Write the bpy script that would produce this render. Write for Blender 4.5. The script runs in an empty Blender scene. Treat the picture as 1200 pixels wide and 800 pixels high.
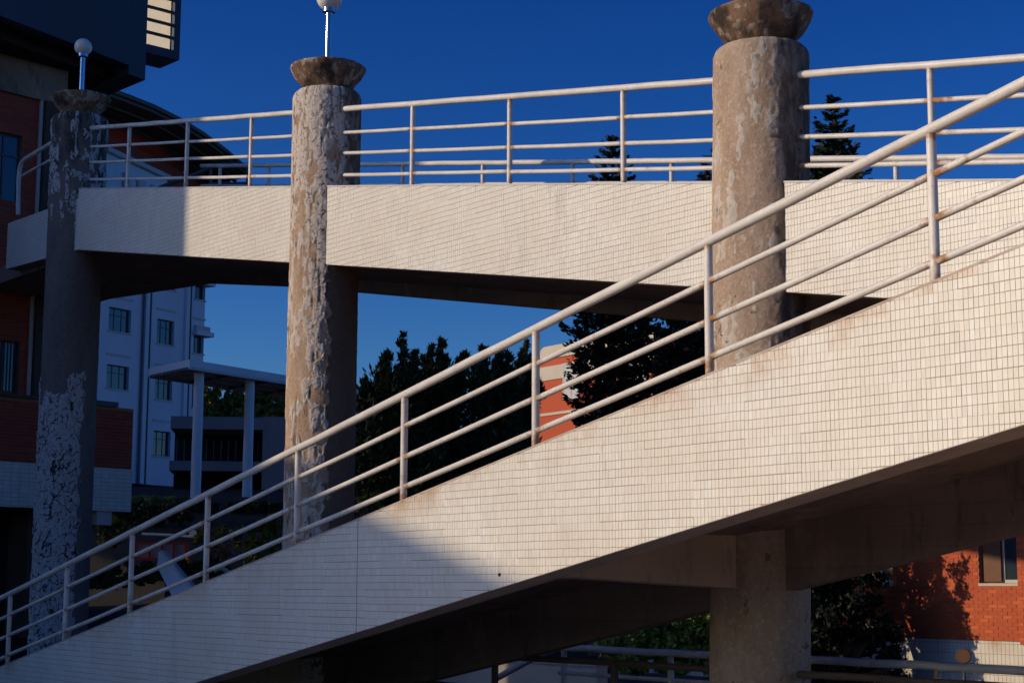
import bpy, math, random
import numpy as np
from mathutils import Vector

# ------------------------------------------------------------------ camera, sky, sun, exposure
SC = bpy.context.scene
COL = SC.collection
R = math.radians
PITCH, ROLL, F = 0.14458, 0.00442, 2000.0          # metres, eye at the origin, z up, y forward
GZ = -1.7                                           # ground level below the eye
FW = np.array([0, math.cos(PITCH), math.sin(PITCH)])
_up = np.array([0, -math.sin(PITCH), math.cos(PITCH)]); _rt = np.array([1.0, 0, 0])
RT = _rt*math.cos(ROLL) + _up*math.sin(ROLL); UP = _up*math.cos(ROLL) - _rt*math.sin(ROLL)

cam = bpy.data.cameras.new('camera'); camo = bpy.data.objects.new('camera', cam); COL.objects.link(camo)
cam.sensor_width = 36.0; cam.lens = F/1200*36.0; cam.clip_start = 0.1; cam.clip_end = 6000
from mathutils import Matrix
camo.matrix_world = Matrix(((RT[0], UP[0], -FW[0], 0), (RT[1], UP[1], -FW[1], 0), (RT[2], UP[2], -FW[2], 0), (0, 0, 0, 1)))
SC.camera = camo

SUN_EL, SUN_AZ = 20.0, 79.0                         # azimuth: degrees left of "straight behind the camera"
TO_SUN = np.array([-math.sin(R(SUN_AZ))*math.cos(R(SUN_EL)), -math.cos(R(SUN_AZ))*math.cos(R(SUN_EL)), math.sin(R(SUN_EL))])
world = bpy.data.worlds.new('World'); SC.world = world; world.use_nodes = True
wn = world.node_tree.nodes; wl = world.node_tree.links
bg = wn['Background']; sky = wn.new('ShaderNodeTexSky'); sky.sky_type = 'NISHITA'
sky.sun_disc = False; sky.sun_elevation = R(SUN_EL); sky.sun_rotation = math.atan2(TO_SUN[0], TO_SUN[1])
sky.altitude = 0; sky.air_density = 1.0; sky.dust_density = 1.0; sky.ozone_density = 5.0
gm = wn.new('ShaderNodeGamma'); gm.inputs['Gamma'].default_value = 1.8            # a deep polarised blue, the whole sky alike
hs = wn.new('ShaderNodeHueSaturation'); hs.inputs['Saturation'].default_value = 1.07; hs.inputs['Hue'].default_value = .508; hs.inputs['Value'].default_value = .275
wl.new(sky.outputs[0], gm.inputs['Color']); wl.new(gm.outputs[0], hs.inputs['Color']); wl.new(hs.outputs[0], bg.inputs[0]); bg.inputs[1].default_value = 0.112
sl = bpy.data.lights.new('sun', 'SUN'); sl.energy = 2.75; sl.angle = R(0.55); sl.color = (1.0, 0.80, 0.56)
so = bpy.data.objects.new('sun', sl); COL.objects.link(so)
so.rotation_euler = Vector(TO_SUN).to_track_quat('Z', 'Y').to_euler()
SC.view_settings.view_transform = 'Standard'; SC.view_settings.look = 'None'
SC.view_settings.gamma = 1.0; SC.view_settings.exposure = 0.0
SC.render.engine = 'CYCLES'; SC.cycles.max_bounces = 6; SC.cycles.use_denoising = True

rng = np.random.default_rng(7); random.seed(7)
V3 = lambda *a: np.array(a, float)
def ray(x, y): return FW + RT*(x-600)/F - UP*(y-400)/F
def at(x, y, Y):                                    # point on the sight line through a photo pixel, Y metres ahead
    r = ray(x, y); return r*(Y/r[1])
def hit(x, y, n, off): r = ray(x, y); return r*(off/(r@n))

# ------------------------------------------------------------------ materials
def newmat(name):
    m = bpy.data.materials.new(name); m.use_nodes = True
    nt = m.node_tree; return m, nt, nt.nodes['Principled BSDF']
def N(nt, typ, **kw):
    n = nt.nodes.new(typ)
    for k, v in kw.items():
        if k in ('operation', 'blend_type', 'data_type', 'attribute_name', 'feature', 'noise_dimensions', 'distance', 'use_clamp', 'mode'): setattr(n, k, v)
        else: n.inputs[k].default_value = v
    return n
def ramp(nt, fac, a, b):
    n = N(nt, 'ShaderNodeMapRange'); nt.links.new(fac, n.inputs[0]); n.inputs[1].default_value = a; n.inputs[2].default_value = b
    return n.outputs[0]
def mixc(nt, fac, a, b, mode='MIX'):
    n = nt.nodes.new('ShaderNodeMix'); n.data_type = 'RGBA'; n.blend_type = mode
    for sock, v in ((0, fac), (6, a), (7, b)):
        if hasattr(v, 'is_linked') or hasattr(v, 'links'): nt.links.new(v, n.inputs[sock])
        elif sock == 0: n.inputs[0].default_value = v
        else: n.inputs[sock].default_value = (*v, 1)
    return n.outputs[2]
def math_(nt, op, a, b):
    n = nt.nodes.new('ShaderNodeMath'); n.operation = op
    for i, v in enumerate((a, b)):
        if hasattr(v, 'links'): nt.links.new(v, n.inputs[i])
        else: n.inputs[i].default_value = v
    return n.outputs[0]
def noise(nt, scale, detail=4, rough=.6, coord=None, stretch=None):
    n = N(nt, 'ShaderNodeTexNoise', Scale=scale, Detail=detail, Roughness=rough)
    tc = nt.nodes.new('ShaderNodeNewGeometry').outputs['Position']
    if stretch:
        mp = nt.nodes.new('ShaderNodeMapping'); mp.inputs['Scale'].default_value = stretch
        nt.links.new(tc, mp.inputs[0]); tc = mp.outputs[0]
    nt.links.new(tc, n.inputs['Vector']); return n.outputs[0]
def attr(nt, name):
    n = nt.nodes.new('ShaderNodeAttribute'); n.attribute_name = name; return n.outputs['Fac']
def bump(nt, b, h, strength, dist):
    n = N(nt, 'ShaderNodeBump', Strength=strength, Distance=dist); nt.links.new(h, n.inputs['Height']); nt.links.new(n.outputs[0], b.inputs['Normal'])

def rough_mat(name, c1, c2, scale=2.0, rough=.85, bs=.4, bd=.01, bscale=25, streak=False, dark=None, metallic=0, spec=.3, boards=False):
    m, nt, b = newmat(name)
    f = ramp(nt, noise(nt, scale, 6, .65, stretch=(1, 1, .25) if streak else None), .3, .7)
    c = mixc(nt, f, c1, c2)
    if dark: c = mixc(nt, ramp(nt, noise(nt, scale*2.3, 5, .7, stretch=(1, 1, .3)), .55, .75), c, dark)
    nt.links.new(c, b.inputs['Base Color']); b.inputs['Roughness'].default_value = rough; b.inputs['Metallic'].default_value = metallic
    b.inputs['Specular IOR Level'].default_value = spec
    if boards:
        g = nt.nodes.new('ShaderNodeNewGeometry'); d = nt.nodes.new('ShaderNodeVectorMath'); d.operation = 'DOT_PRODUCT'
        nt.links.new(g.outputs['Position'], d.inputs[0]); d.inputs[1].default_value = (.819*5.2, .573*5.2, 5.2)
        fr = math_(nt, 'FRACT', math_(nt, 'ADD', d.outputs['Value'], math_(nt, 'MULTIPLY', noise(nt, .8, 2), .25)), 0)
        ln = ramp(nt, fr, .05, 0)
        fl = math_(nt, 'FLOOR', d.outputs['Value'], 0); wnz = nt.nodes.new('ShaderNodeTexWhiteNoise'); wnz.noise_dimensions = '1D'; nt.links.new(fl, wnz.inputs['W'])
        c = mixc(nt, math_(nt, 'MULTIPLY', wnz.outputs['Value'], .38), c, tuple(x*.45 for x in c1))
        c = mixc(nt, math_(nt, 'MULTIPLY', ln, .55), c, tuple(x*.3 for x in c1))
        c = mixc(nt, math_(nt, 'MULTIPLY', ramp(nt, noise(nt, 1.3, 6, .7, stretch=(1, 1, .5)), .57, .66), .45), c, tuple(min(1, x*1.5) for x in c1))
        nt.links.new(c, b.inputs['Base Color'])
        bump(nt, b, math_(nt, 'SUBTRACT', noise(nt, bscale, 5, .7), math_(nt, 'MULTIPLY', ln, .8)), bs, bd)
        return m
    if bs: bump(nt, b, noise(nt, bscale, 5, .7), bs, bd)
    return m

def tile_mat(name, base, individual=False, rusty=True):
    m, nt, b = newmat(name)
    if individual: tint = nt.nodes.new('ShaderNodeObjectInfo').outputs['Random']; tp = None
    else: tint = attr(nt, 'tint')
    c = mixc(nt, ramp(nt, tint, 0, 1), tuple(x*.90 for x in base), tuple(min(1, x*1.06) for x in base))
    c = mixc(nt, ramp(nt, tint, .93, .97), c, (base[0]*1.04, base[1]*1.1, base[2]*1.16))
    c = mixc(nt, ramp(nt, noise(nt, .9, 5, .6), .35, .75), c, (base[0]*.90, base[1]*.86, base[2]*.80))
    c = mixc(nt, math_(nt, 'MULTIPLY', ramp(nt, noise(nt, 2.2, 6, .7, stretch=(1, 1, .18)), .57, .75), .30), c, (.34, .28, .22))
    if not individual and rusty:
        tp = attr(nt, 'edge')
        f = math_(nt, 'MULTIPLY', ramp(nt, tp, .28, 0), ramp(nt, noise(nt, 1.6, 5, .7), .45, .68))
        c = mixc(nt, math_(nt, 'MULTIPLY', f, .75), c, (.48, .27, .13))
    nt.links.new(c, b.inputs['Base Color']); b.inputs['Roughness'].default_value = .38; b.inputs['Specular IOR Level'].default_value = .35
    bump(nt, b, noise(nt, 60, 2), .08, .004)
    return m

def paint_mat(name, c=(.74, .69, .61)):
    m, nt, b = newmat(name)
    col = mixc(nt, ramp(nt, noise(nt, 3, 5), .3, .75), c, tuple(x*.78 for x in c))
    chip = ramp(nt, noise(nt, 22, 6, .75), .635, .70)
    col = mixc(nt, math_(nt, 'MULTIPLY', chip, .8), col, (.22, .12, .07))
    rs = ramp(nt, math_(nt, 'ADD', math_(nt, 'MULTIPLY', attr(nt, 'rust'), .42), noise(nt, 9, 5, .7)), .68, .9)
    col = mixc(nt, rs, col, (.34, .16, .06))
    nt.links.new(col, b.inputs['Base Color']); b.inputs['Roughness'].default_value = .42; b.inputs['Specular IOR Level'].default_value = .4
    bump(nt, b, noise(nt, 45, 5, .7), .25, .006)
    return m

def column_mat(name, base, base2, flake, dark, dirt_shade):
    m, nt, b = newmat(name)
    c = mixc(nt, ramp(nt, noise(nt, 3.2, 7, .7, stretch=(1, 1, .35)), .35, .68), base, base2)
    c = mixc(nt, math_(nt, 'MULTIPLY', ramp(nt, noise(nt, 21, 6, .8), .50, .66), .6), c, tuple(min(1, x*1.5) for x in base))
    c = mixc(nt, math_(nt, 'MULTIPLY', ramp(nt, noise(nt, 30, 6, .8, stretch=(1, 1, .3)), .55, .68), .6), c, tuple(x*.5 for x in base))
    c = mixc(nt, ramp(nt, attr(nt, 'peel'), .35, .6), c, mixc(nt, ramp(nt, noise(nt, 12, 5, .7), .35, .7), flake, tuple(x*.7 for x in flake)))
    c = mixc(nt, ramp(nt, attr(nt, 'crack'), .3, .8), c, dark)  # crack colour, and painted shade on the unlit column sides
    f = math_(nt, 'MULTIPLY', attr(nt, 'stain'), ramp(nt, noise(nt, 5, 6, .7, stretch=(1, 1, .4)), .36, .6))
    c = mixc(nt, f, c, dirt_shade)  # dirt colour, and painted shade on the plain column's unlit side
    nt.links.new(c, b.inputs['Base Color']); b.inputs['Roughness'].default_value = .9; b.inputs['Specular IOR Level'].default_value = .2
    bump(nt, b, noise(nt, 38, 8, .8), .85, .03)
    return m

def leaf_mat(name, c1, c2):
    m, nt, b = newmat(name)
    t = attr(nt, 'tint'); nt.links.new(mixc(nt, t, c1, c2), b.inputs['Base Color'])
    b.inputs['Roughness'].default_value = .55; b.inputs['Specular IOR Level'].default_value = .25
    return m
def brick_mat(name, c1, c2, c3):
    m, nt, b = newmat(name); t = attr(nt, 'tint')
    c = mixc(nt, t, c1, c2); c = mixc(nt, math_(nt, 'MULTIPLY', ramp(nt, noise(nt, 1.1, 5), .4, .7), .5), c, c3)
    nt.links.new(c, b.inputs['Base Color']); b.inputs['Roughness'].default_value = .8
    bump(nt, b, noise(nt, 70, 4), .3, .005); return m
def glass_mat(name, c=(.02, .03, .04)):
    m, nt, b = newmat(name); nt.links.new(mixc(nt, noise(nt, 1.5), c, tuple(x*1.8 for x in c)), b.inputs['Base Color'])
    b.inputs['Roughness'].default_value = .06; b.inputs['Specular IOR Level'].default_value = .6; return m

TILE = (.77, .735, .645)
M = dict(
    tile=tile_mat('glazed_tile', TILE), tile_one=tile_mat('glazed_tile_single', TILE, True),
    tile_up=tile_mat('glazed_tile_upper', (.78, .745, .65), rusty=False),
    grout=rough_mat('grout', (.33, .27, .215), (.46, .385, .31), 3, .95, .3, .004, 60),
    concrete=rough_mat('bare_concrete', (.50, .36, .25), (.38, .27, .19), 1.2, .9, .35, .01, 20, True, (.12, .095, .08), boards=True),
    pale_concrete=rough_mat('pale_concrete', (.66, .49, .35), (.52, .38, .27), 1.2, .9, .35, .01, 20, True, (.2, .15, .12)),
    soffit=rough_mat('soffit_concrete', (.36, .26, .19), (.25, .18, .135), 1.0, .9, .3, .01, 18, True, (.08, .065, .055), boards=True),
    cement=rough_mat('cement_coping', (.55, .47, .39), (.36, .27, .2), 4, .9, .3, .006, 40),
    paint=paint_mat('white_rail_paint'), paint_old=paint_mat('old_rail_paint', (.55, .54, .53)),
    col_plain=column_mat('weathered_column_concrete', (.61, .455, .325), (.42, .29, .195), (.76, .65, .52), (.08, .06, .045), (.10, .078, .06)),
    col_peel=column_mat('peeling_column_plaster', (.60, .44, .305), (.40, .25, .15), (.80, .69, .575), (.12, .09, .07), (.075, .06, .055)),
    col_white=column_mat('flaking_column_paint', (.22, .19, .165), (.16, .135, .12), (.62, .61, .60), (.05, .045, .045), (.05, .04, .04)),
    bowl=column_mat('mossy_bowl_concrete', (.34, .205, .125), (.15, .095, .06), (.54, .44, .34), (.05, .04, .03), (.06, .045, .035)),
    steel=rough_mat('polished_steel', (.55, .56, .58), (.45, .46, .48), 2, .18, 0, metallic=1),
    globe=rough_mat('opal_globe', (.78, .74, .68), (.72, .67, .6), 4, .3, 0, spec=.5),
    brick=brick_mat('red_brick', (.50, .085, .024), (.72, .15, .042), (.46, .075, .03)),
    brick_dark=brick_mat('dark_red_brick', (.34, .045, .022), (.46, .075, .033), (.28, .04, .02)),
    mortar=rough_mat('mortar', (.34, .15, .09), (.40, .19, .12), 4, .95, .2, .004, 50),
    white_wall=rough_mat('white_render', (.72, .77, .81), (.62, .67, .71), .5, .8, .15, .01, 10, True),
    grey_wall=rough_mat('grey_render', (.30, .29, .27), (.22, .215, .20), .5, .8, .15, .01, 10, True),
    blue_wall=rough_mat('dark_blue_cladding', (.060, .085, .115), (.05, .072, .098), .5, .75, .15, .01, 8, True),
    cream=rough_mat('cream_render', (.62, .55, .42), (.55, .47, .35), 1, .8, .2, .01, 20),
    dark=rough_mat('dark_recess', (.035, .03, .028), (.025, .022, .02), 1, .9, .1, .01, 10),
    glass=glass_mat('window_glass'), frame=rough_mat('aluminium_frame', (.55, .55, .54), (.45, .45, .44), 5, .4, 0),
    dark_frame=rough_mat('dark_frame', (.09, .10, .11), (.07, .08, .09), 5, .5, 0),
    shutter=rough_mat('brown_blind', (.19, .09, .05), (.15, .075, .04), 3, .6, .1, .005, 60),
    trim=rough_mat('white_trim', (.62, .60, .57), (.52, .50, .47), 2, .7, .15, .005, 20),
    wood=rough_mat('brown_fascia', (.12, .085, .062), (.08, .058, .043), 2, .8, .2, .005, 20),
    roof=rough_mat('grey_roof', (.14, .13, .12), (.10, .095, .09), 1, .85, .3, .01, 12),
    soil=rough_mat('soil', (.032, .025, .016), (.02, .02, .010), .6, .95, .8, .08, 4, dark=(.016, .02, .010)),
    ground=rough_mat('asphalt', (.075, .068, .06), (.05, .046, .042), .7, .9, .4, .01, 15),
    paving=rough_mat('paving', (.58, .42, .30), (.47, .34, .25), .7, .9, .4, .01, 15),
    red=rough_mat('red_paint', (.62, .085, .05), (.5, .07, .04), 3, .5, .2, .005, 20),
    orange=rough_mat('orange_plastic', (.55, .17, .07), (.45, .13, .05), 3, .4, 0),
    pinkgrey=rough_mat('faded_panel', (.55, .38, .38), (.45, .3, .3), 3, .6, .1, .005, 20),
    rubber=rough_mat('rubber', (.03, .03, .03), (.04, .04, .04), 3, .8, 0),
    bark=rough_mat('bark', (.09, .065, .045), (.06, .045, .03), 4, .95, .8, .03, 12),
    leaf_dark=leaf_mat('dark_leaf', (.028, .044, .016), (.105, .12, .038)),
    leaf_pine=leaf_mat('pine_needle', (.010, .016, .009), (.022, .030, .016)),
    leaf_hedge=leaf_mat('hedge_leaf', (.14, .22, .04), (.36, .42, .09)),
    leaf_olive=leaf_mat('olive_leaf', (.10, .11, .022), (.34, .29, .055)),
    leaf_red=leaf_mat('reddish_leaf', (.40, .09, .05), (.50, .2, .09)),
    leaf_dry=leaf_mat('dry_leaf', (.30, .16, .09), (.42, .26, .15)),
)

# ------------------------------------------------------------------ builders
def tag(o, label=None, cat=None, group=None, kind=None):
    for k, v in (('label', label), ('category', cat), ('group', group), ('kind', kind)):
        if v: o[k] = v
    return o
def thing(name, loc, label, cat, group=None):
    o = bpy.data.objects.new(name, None); COL.objects.link(o); o.location = tuple(loc); o.empty_display_size = .2
    return tag(o, label, cat, group)
def origin_of(p):
    o = np.zeros(3)
    while p is not None: o = o + np.array(p.location); p = p.parent
    return o
class MB:
    def __init__(s): s.v = []; s.f = []; s.n = 0; s.att = {}
    def add(s, V, Fc, **att):
        V = np.asarray(V, float).reshape(-1, 3)
        s.v.append(V); s.f += [tuple(i+s.n for i in f) for f in Fc]
        for k, a in att.items(): s.att.setdefault(k, []).append((s.n, np.broadcast_to(np.asarray(a, float), (len(V),))))
        s.n += len(V); return s
    def box(s, c, ax, ay, az):                      # centre and three half-axis vectors
        c, ax, ay, az = map(np.asarray, (c, ax, ay, az))
        V = [c+i*ax+j*ay+k*az for i in (-1, 1) for j in (-1, 1) for k in (-1, 1)]
        Fc = [(0, 1, 3, 2), (4, 6, 7, 5), (0, 4, 5, 1), (2, 3, 7, 6), (0, 2, 6, 4), (1, 5, 7, 3)]
        if np.dot(np.cross(ax, ay), az) < 0: Fc = [f[::-1] for f in Fc]
        return s.add(V, Fc)
    def span(s, O, e, m, u0, u1, w0, w1, z0, z1):    # box in a frame: u along e, w along m, z up
        c = np.asarray(O)+e*(u0+u1)/2+m*(w0+w1)/2+V3(0, 0, (z0+z1)/2)
        return s.box(c, e*abs(u1-u0)/2, m*abs(w1-w0)/2, V3(0, 0, abs(z1-z0)/2))
    def prism(s, poly, ext):                        # planar polygon swept by a vector
        P = np.asarray(poly, float); k = len(P); Q = P+np.asarray(ext)
        nrm = sum(np.cross(P[i]-P[0], P[(i+1) % k]-P[0]) for i in range(1, k-1))
        idx = list(range(k))
        if nrm@np.asarray(ext) > 0: idx = idx[::-1]
        Fc = [tuple(idx), tuple(i+k for i in idx[::-1])]
        for a in range(k):
            i, j = idx[a], idx[(a+1) % k]; Fc.append((j, i, i+k, j+k))
        return s.add(np.r_[P, Q], Fc)
    def tube(s, pts, r, n=12, cap=True, rust=None, round_ends=False):
        pts = [np.asarray(p, float) for p in pts]; rr = list(r) if hasattr(r, '__len__') else [r]*len(pts)
        rust = rust if rust is not None else [0]*len(pts)
        if round_ends:
            d0 = pts[0]-pts[1]; d0 /= np.linalg.norm(d0); d1 = pts[-1]-pts[-2]; d1 /= np.linalg.norm(d1)
            pts = [pts[0]+d0*rr[0]*.5]+pts+[pts[-1]+d1*rr[-1]*.5]; rr = [rr[0]*.6]+rr+[rr[-1]*.6]; rust = [rust[0]]+list(rust)+[rust[-1]]
        V = []; A = []; a = None
        for i, p in enumerate(pts):
            t = pts[min(i+1, len(pts)-1)]-pts[max(i-1, 0)]; t = t/np.linalg.norm(t)
            if a is None: a = np.cross(t, V3(0, 0, 1) if abs(t[2]) < .9 else V3(1, 0, 0))
            a = a-t*(a@t); a = a/np.linalg.norm(a); b = np.cross(t, a)
            for k in range(n):
                th = 2*math.pi*k/n; V.append(p+rr[i]*(a*math.cos(th)+b*math.sin(th))); A.append(rust[i])
        Fc = []
        for i in range(len(pts)-1):
            for k in range(n):
                k2 = (k+1) % n; Fc.append((i*n+k, i*n+k2, (i+1)*n+k2, (i+1)*n+k))
        if cap: Fc += [tuple(range(n))[::-1], tuple((len(pts)-1)*n+k for k in range(n))]
        return s.add(V, Fc, rust=np.array(A))
    def lathe(s, c, prof, n=32):                    # profile of (radius, z) about a vertical axis
        V = []; Fc = []; c = np.asarray(c)
        for r, z in prof:
            for k in range(n):
                th = 2*math.pi*k/n; V.append(c+V3(r*math.cos(th), r*math.sin(th), z))
        for i in range(len(prof)-1):
            for k in range(n):
                k2 = (k+1) % n; Fc.append((i*n+k, i*n+k2, (i+1)*n+k2, (i+1)*n+k))
        Fc += [tuple(range(n))[::-1], tuple((len(prof)-1)*n+k for k in range(n))]
        return s.add(V, Fc)
    def build(s, name, m, parent=None, smooth=False, kind=None):
        V = np.concatenate(s.v); off = origin_of(parent)
        me = bpy.data.meshes.new(name); me.from_pydata((V-off).tolist(), [], s.f)
        for k, L in s.att.items():
            a = np.zeros(len(V), np.float32)
            for st, arr in L: a[st:st+len(arr)] = arr
            me.attributes.new(k, 'FLOAT', 'POINT').data.foreach_set('value', a)
        if smooth:
            me.shade_smooth()
            if smooth == 'auto': me.set_sharp_from_angle(angle=R(40))
        me.materials.append(m)
        o = bpy.data.objects.new(name, me); COL.objects.link(o)
        if parent is not None: o.parent = parent
        if kind: o['kind'] = kind
        return o
def quads(name, Q, m, parent=None, tint=None, kind=None):     # Q: (N,4,3)
    n = len(Q); me = bpy.data.meshes.new(name)
    me.vertices.add(4*n); me.vertices.foreach_set('co', (Q.reshape(-1, 3)-origin_of(parent)).ravel().astype(np.float32))
    me.loops.add(4*n); me.loops.foreach_set('vertex_index', np.arange(4*n, dtype=np.int32))
    me.polygons.add(n); me.polygons.foreach_set('loop_start', np.arange(0, 4*n, 4, dtype=np.int32))
    me.update(calc_edges=True)
    if tint is not None: me.attributes.new('tint', 'FLOAT', 'POINT').data.foreach_set('value', np.repeat(tint, 4).astype(np.float32))
    me.materials.append(m); o = bpy.data.objects.new(name, me); COL.objects.link(o)
    if parent is not None: o.parent = parent
    if kind: o['kind'] = kind
    return o
def unit(a): return a/np.maximum(np.linalg.norm(a, axis=-1, keepdims=True), 1e-9)
def leaves(P, size, aspect=.55, along=None, spread=1.0):       # leaf rhombs at points P
    n = len(P); d = unit(rng.normal(size=(n, 3)))
    if along is not None: d = unit(along+spread*d)
    b = unit(np.cross(d, rng.normal(size=(n, 3)))); L = (size*rng.uniform(.6, 1.3, n))[:, None]
    return np.stack([P-d*L*.5, P+b*L*aspect*.5, P+d*L*.5, P-b*L*aspect*.5], 1)
def blob_points(c, rad, n, shell=.55):
    d = unit(rng.normal(size=(n, 3))); r = shell+(1-shell)*rng.random(n)**.5
    return np.asarray(c)+d*np.asarray(rad)*r[:, None]

# value noise for the displaced columns
def vnoise(p, seed=0):
    i = np.floor(p).astype(np.int64); f = p-i; f = f*f*(3-2*f); out = 0
    def h(a):
        x = (a[..., 0]*374761393+a[..., 1]*668265263+a[..., 2]*2147483647+seed*1274126177) & 0xffffffff
        x = ((x ^ (x >> 13))*1274126177) & 0xffffffff; x = x ^ (x >> 16); return (x & 0xffff)/65535.0
    for dx in (0, 1):
        for dy in (0, 1):
            for dz in (0, 1):
                w = (f[..., 0] if dx else 1-f[..., 0])*(f[..., 1] if dy else 1-f[..., 1])*(f[..., 2] if dz else 1-f[..., 2])
                out = out+w*h(i+np.array([dx, dy, dz]))
    return out
def fbm(p, o=5, seed=0): return sum(vnoise(p*2**k, seed+k)*.5**(k+1) for k in range(o))/(1-.5**o)
def worley(p, seed=0):                              # distance to the two nearest jittered cell points
    i = np.floor(p).astype(np.int64); d1 = np.full(p.shape[:-1], 9.0); d2 = d1.copy()
    for dx in (-1, 0, 1):
        for dy in (-1, 0, 1):
            for dz in (-1, 0, 1):
                c = i+np.array([dx, dy, dz]); q = c.copy().astype(float)
                for k in range(3):
                    x = (c[..., 0]*73856093+c[..., 1]*19349663+c[..., 2]*83492791+(seed+k)*2654435761) & 0xffffffff
                    x = ((x ^ (x >> 15))*2246822519) & 0xffffffff; q[..., k] += ((x ^ (x >> 13)) & 0xffff)/65535.0
                dd = np.linalg.norm(p-q, axis=-1); d2 = np.minimum(d2, np.maximum(d1, dd)); d1 = np.minimum(d1, dd)
    return d1, d2

# ------------------------------------------------------------------ frames of the two ramps
D1 = V3(.57326, -.81937, 0); N1 = V3(.81937, .57326, 0); O1 = 8.917     # along (to the right), away from the eye
D2 = V3(.62184, -.78314, 0); N2 = V3(.78314, .62184, 0); O2 = 13.24
def P1(s, o, z): return D1*s+N1*o+V3(0, 0, z)
def P2(s, o, z): return D2*s+N2*o+V3(0, 0, z)
zb1 = lambda s: .1765*s+2.30
zt1 = lambda s: .1755*s+3.445
def line2(pa, pb, off):                             # line through two photo points on an upright plane of the upper ramp
    A, B = hit(*pa, N2, off), hit(*pb, N2, off); sa, sb = A@D2, B@D2; k = (B[2]-A[2])/(sb-sa)
    return lambda s: A[2]+k*(s-sa)
zt2 = line2((92, 221.5), (1150, 212), O2); zb2 = line2((90, 292.5), (1050, 350), O2)
S_END = -4.6                                        # both ramps meet a landing right of the frame
S2_L = float(hit(91.5, 250, N2, O2)@D2)

# ------------------------------------------------------------------ ground and terrain
def prof(y): return np.interp(y, [33, 45, 52, 60, 80, 100, 140, 220], [0, 1.9, 3.4, 4.8, 6.2, 7.6, 8.6, 9])
def terrain_z(X, Y):
    mx = np.clip((3.0+.05*(Y-40)-X)/5, 0, 1); mx = mx*mx*(3-2*mx)
    return GZ+prof(Y)*mx
mb = MB(); mb.add([(-4000, -4000, GZ), (4000, -4000, GZ), (4000, 4000, GZ), (-4000, 4000, GZ)], [(0, 1, 2, 3)])
tag(mb.build('ground', M['ground']), kind='structure')
mb = MB(); mb.add([P1(-24, -6, GZ+.004), P1(14, -6, GZ+.004), P1(14, O1+5.2, GZ+.004), P1(-24, O1+5.2, GZ+.004)], [(0, 1, 2, 3)])
tag(mb.build('pavement', M['paving']), kind='structure')
gx = np.linspace(-110, 12, 80); gy = np.linspace(33, 230, 100); X, Y = np.meshgrid(gx, gy)
Z = terrain_z(X, Y)+.004+.25*(fbm(np.stack([X*.35, Y*.35, X*0], -1), 4)-.5)*np.clip((Y-33)/6, 0, 1)*np.clip((terrain_z(X, Y)-GZ)*3, 0, 1)
Z = np.where(terrain_z(X, Y) < GZ+.01, GZ-.05, Z)
idx = np.arange(8000).reshape(100, 80)
mb = MB(); mb.add(np.stack([X, Y, Z], -1), [(idx[j, i], idx[j, i+1], idx[j+1, i+1], idx[j+1, i]) for j in range(99) for i in range(79)])
tag(mb.build('hillside', M['soil'], smooth=True), kind='structure')

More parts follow.
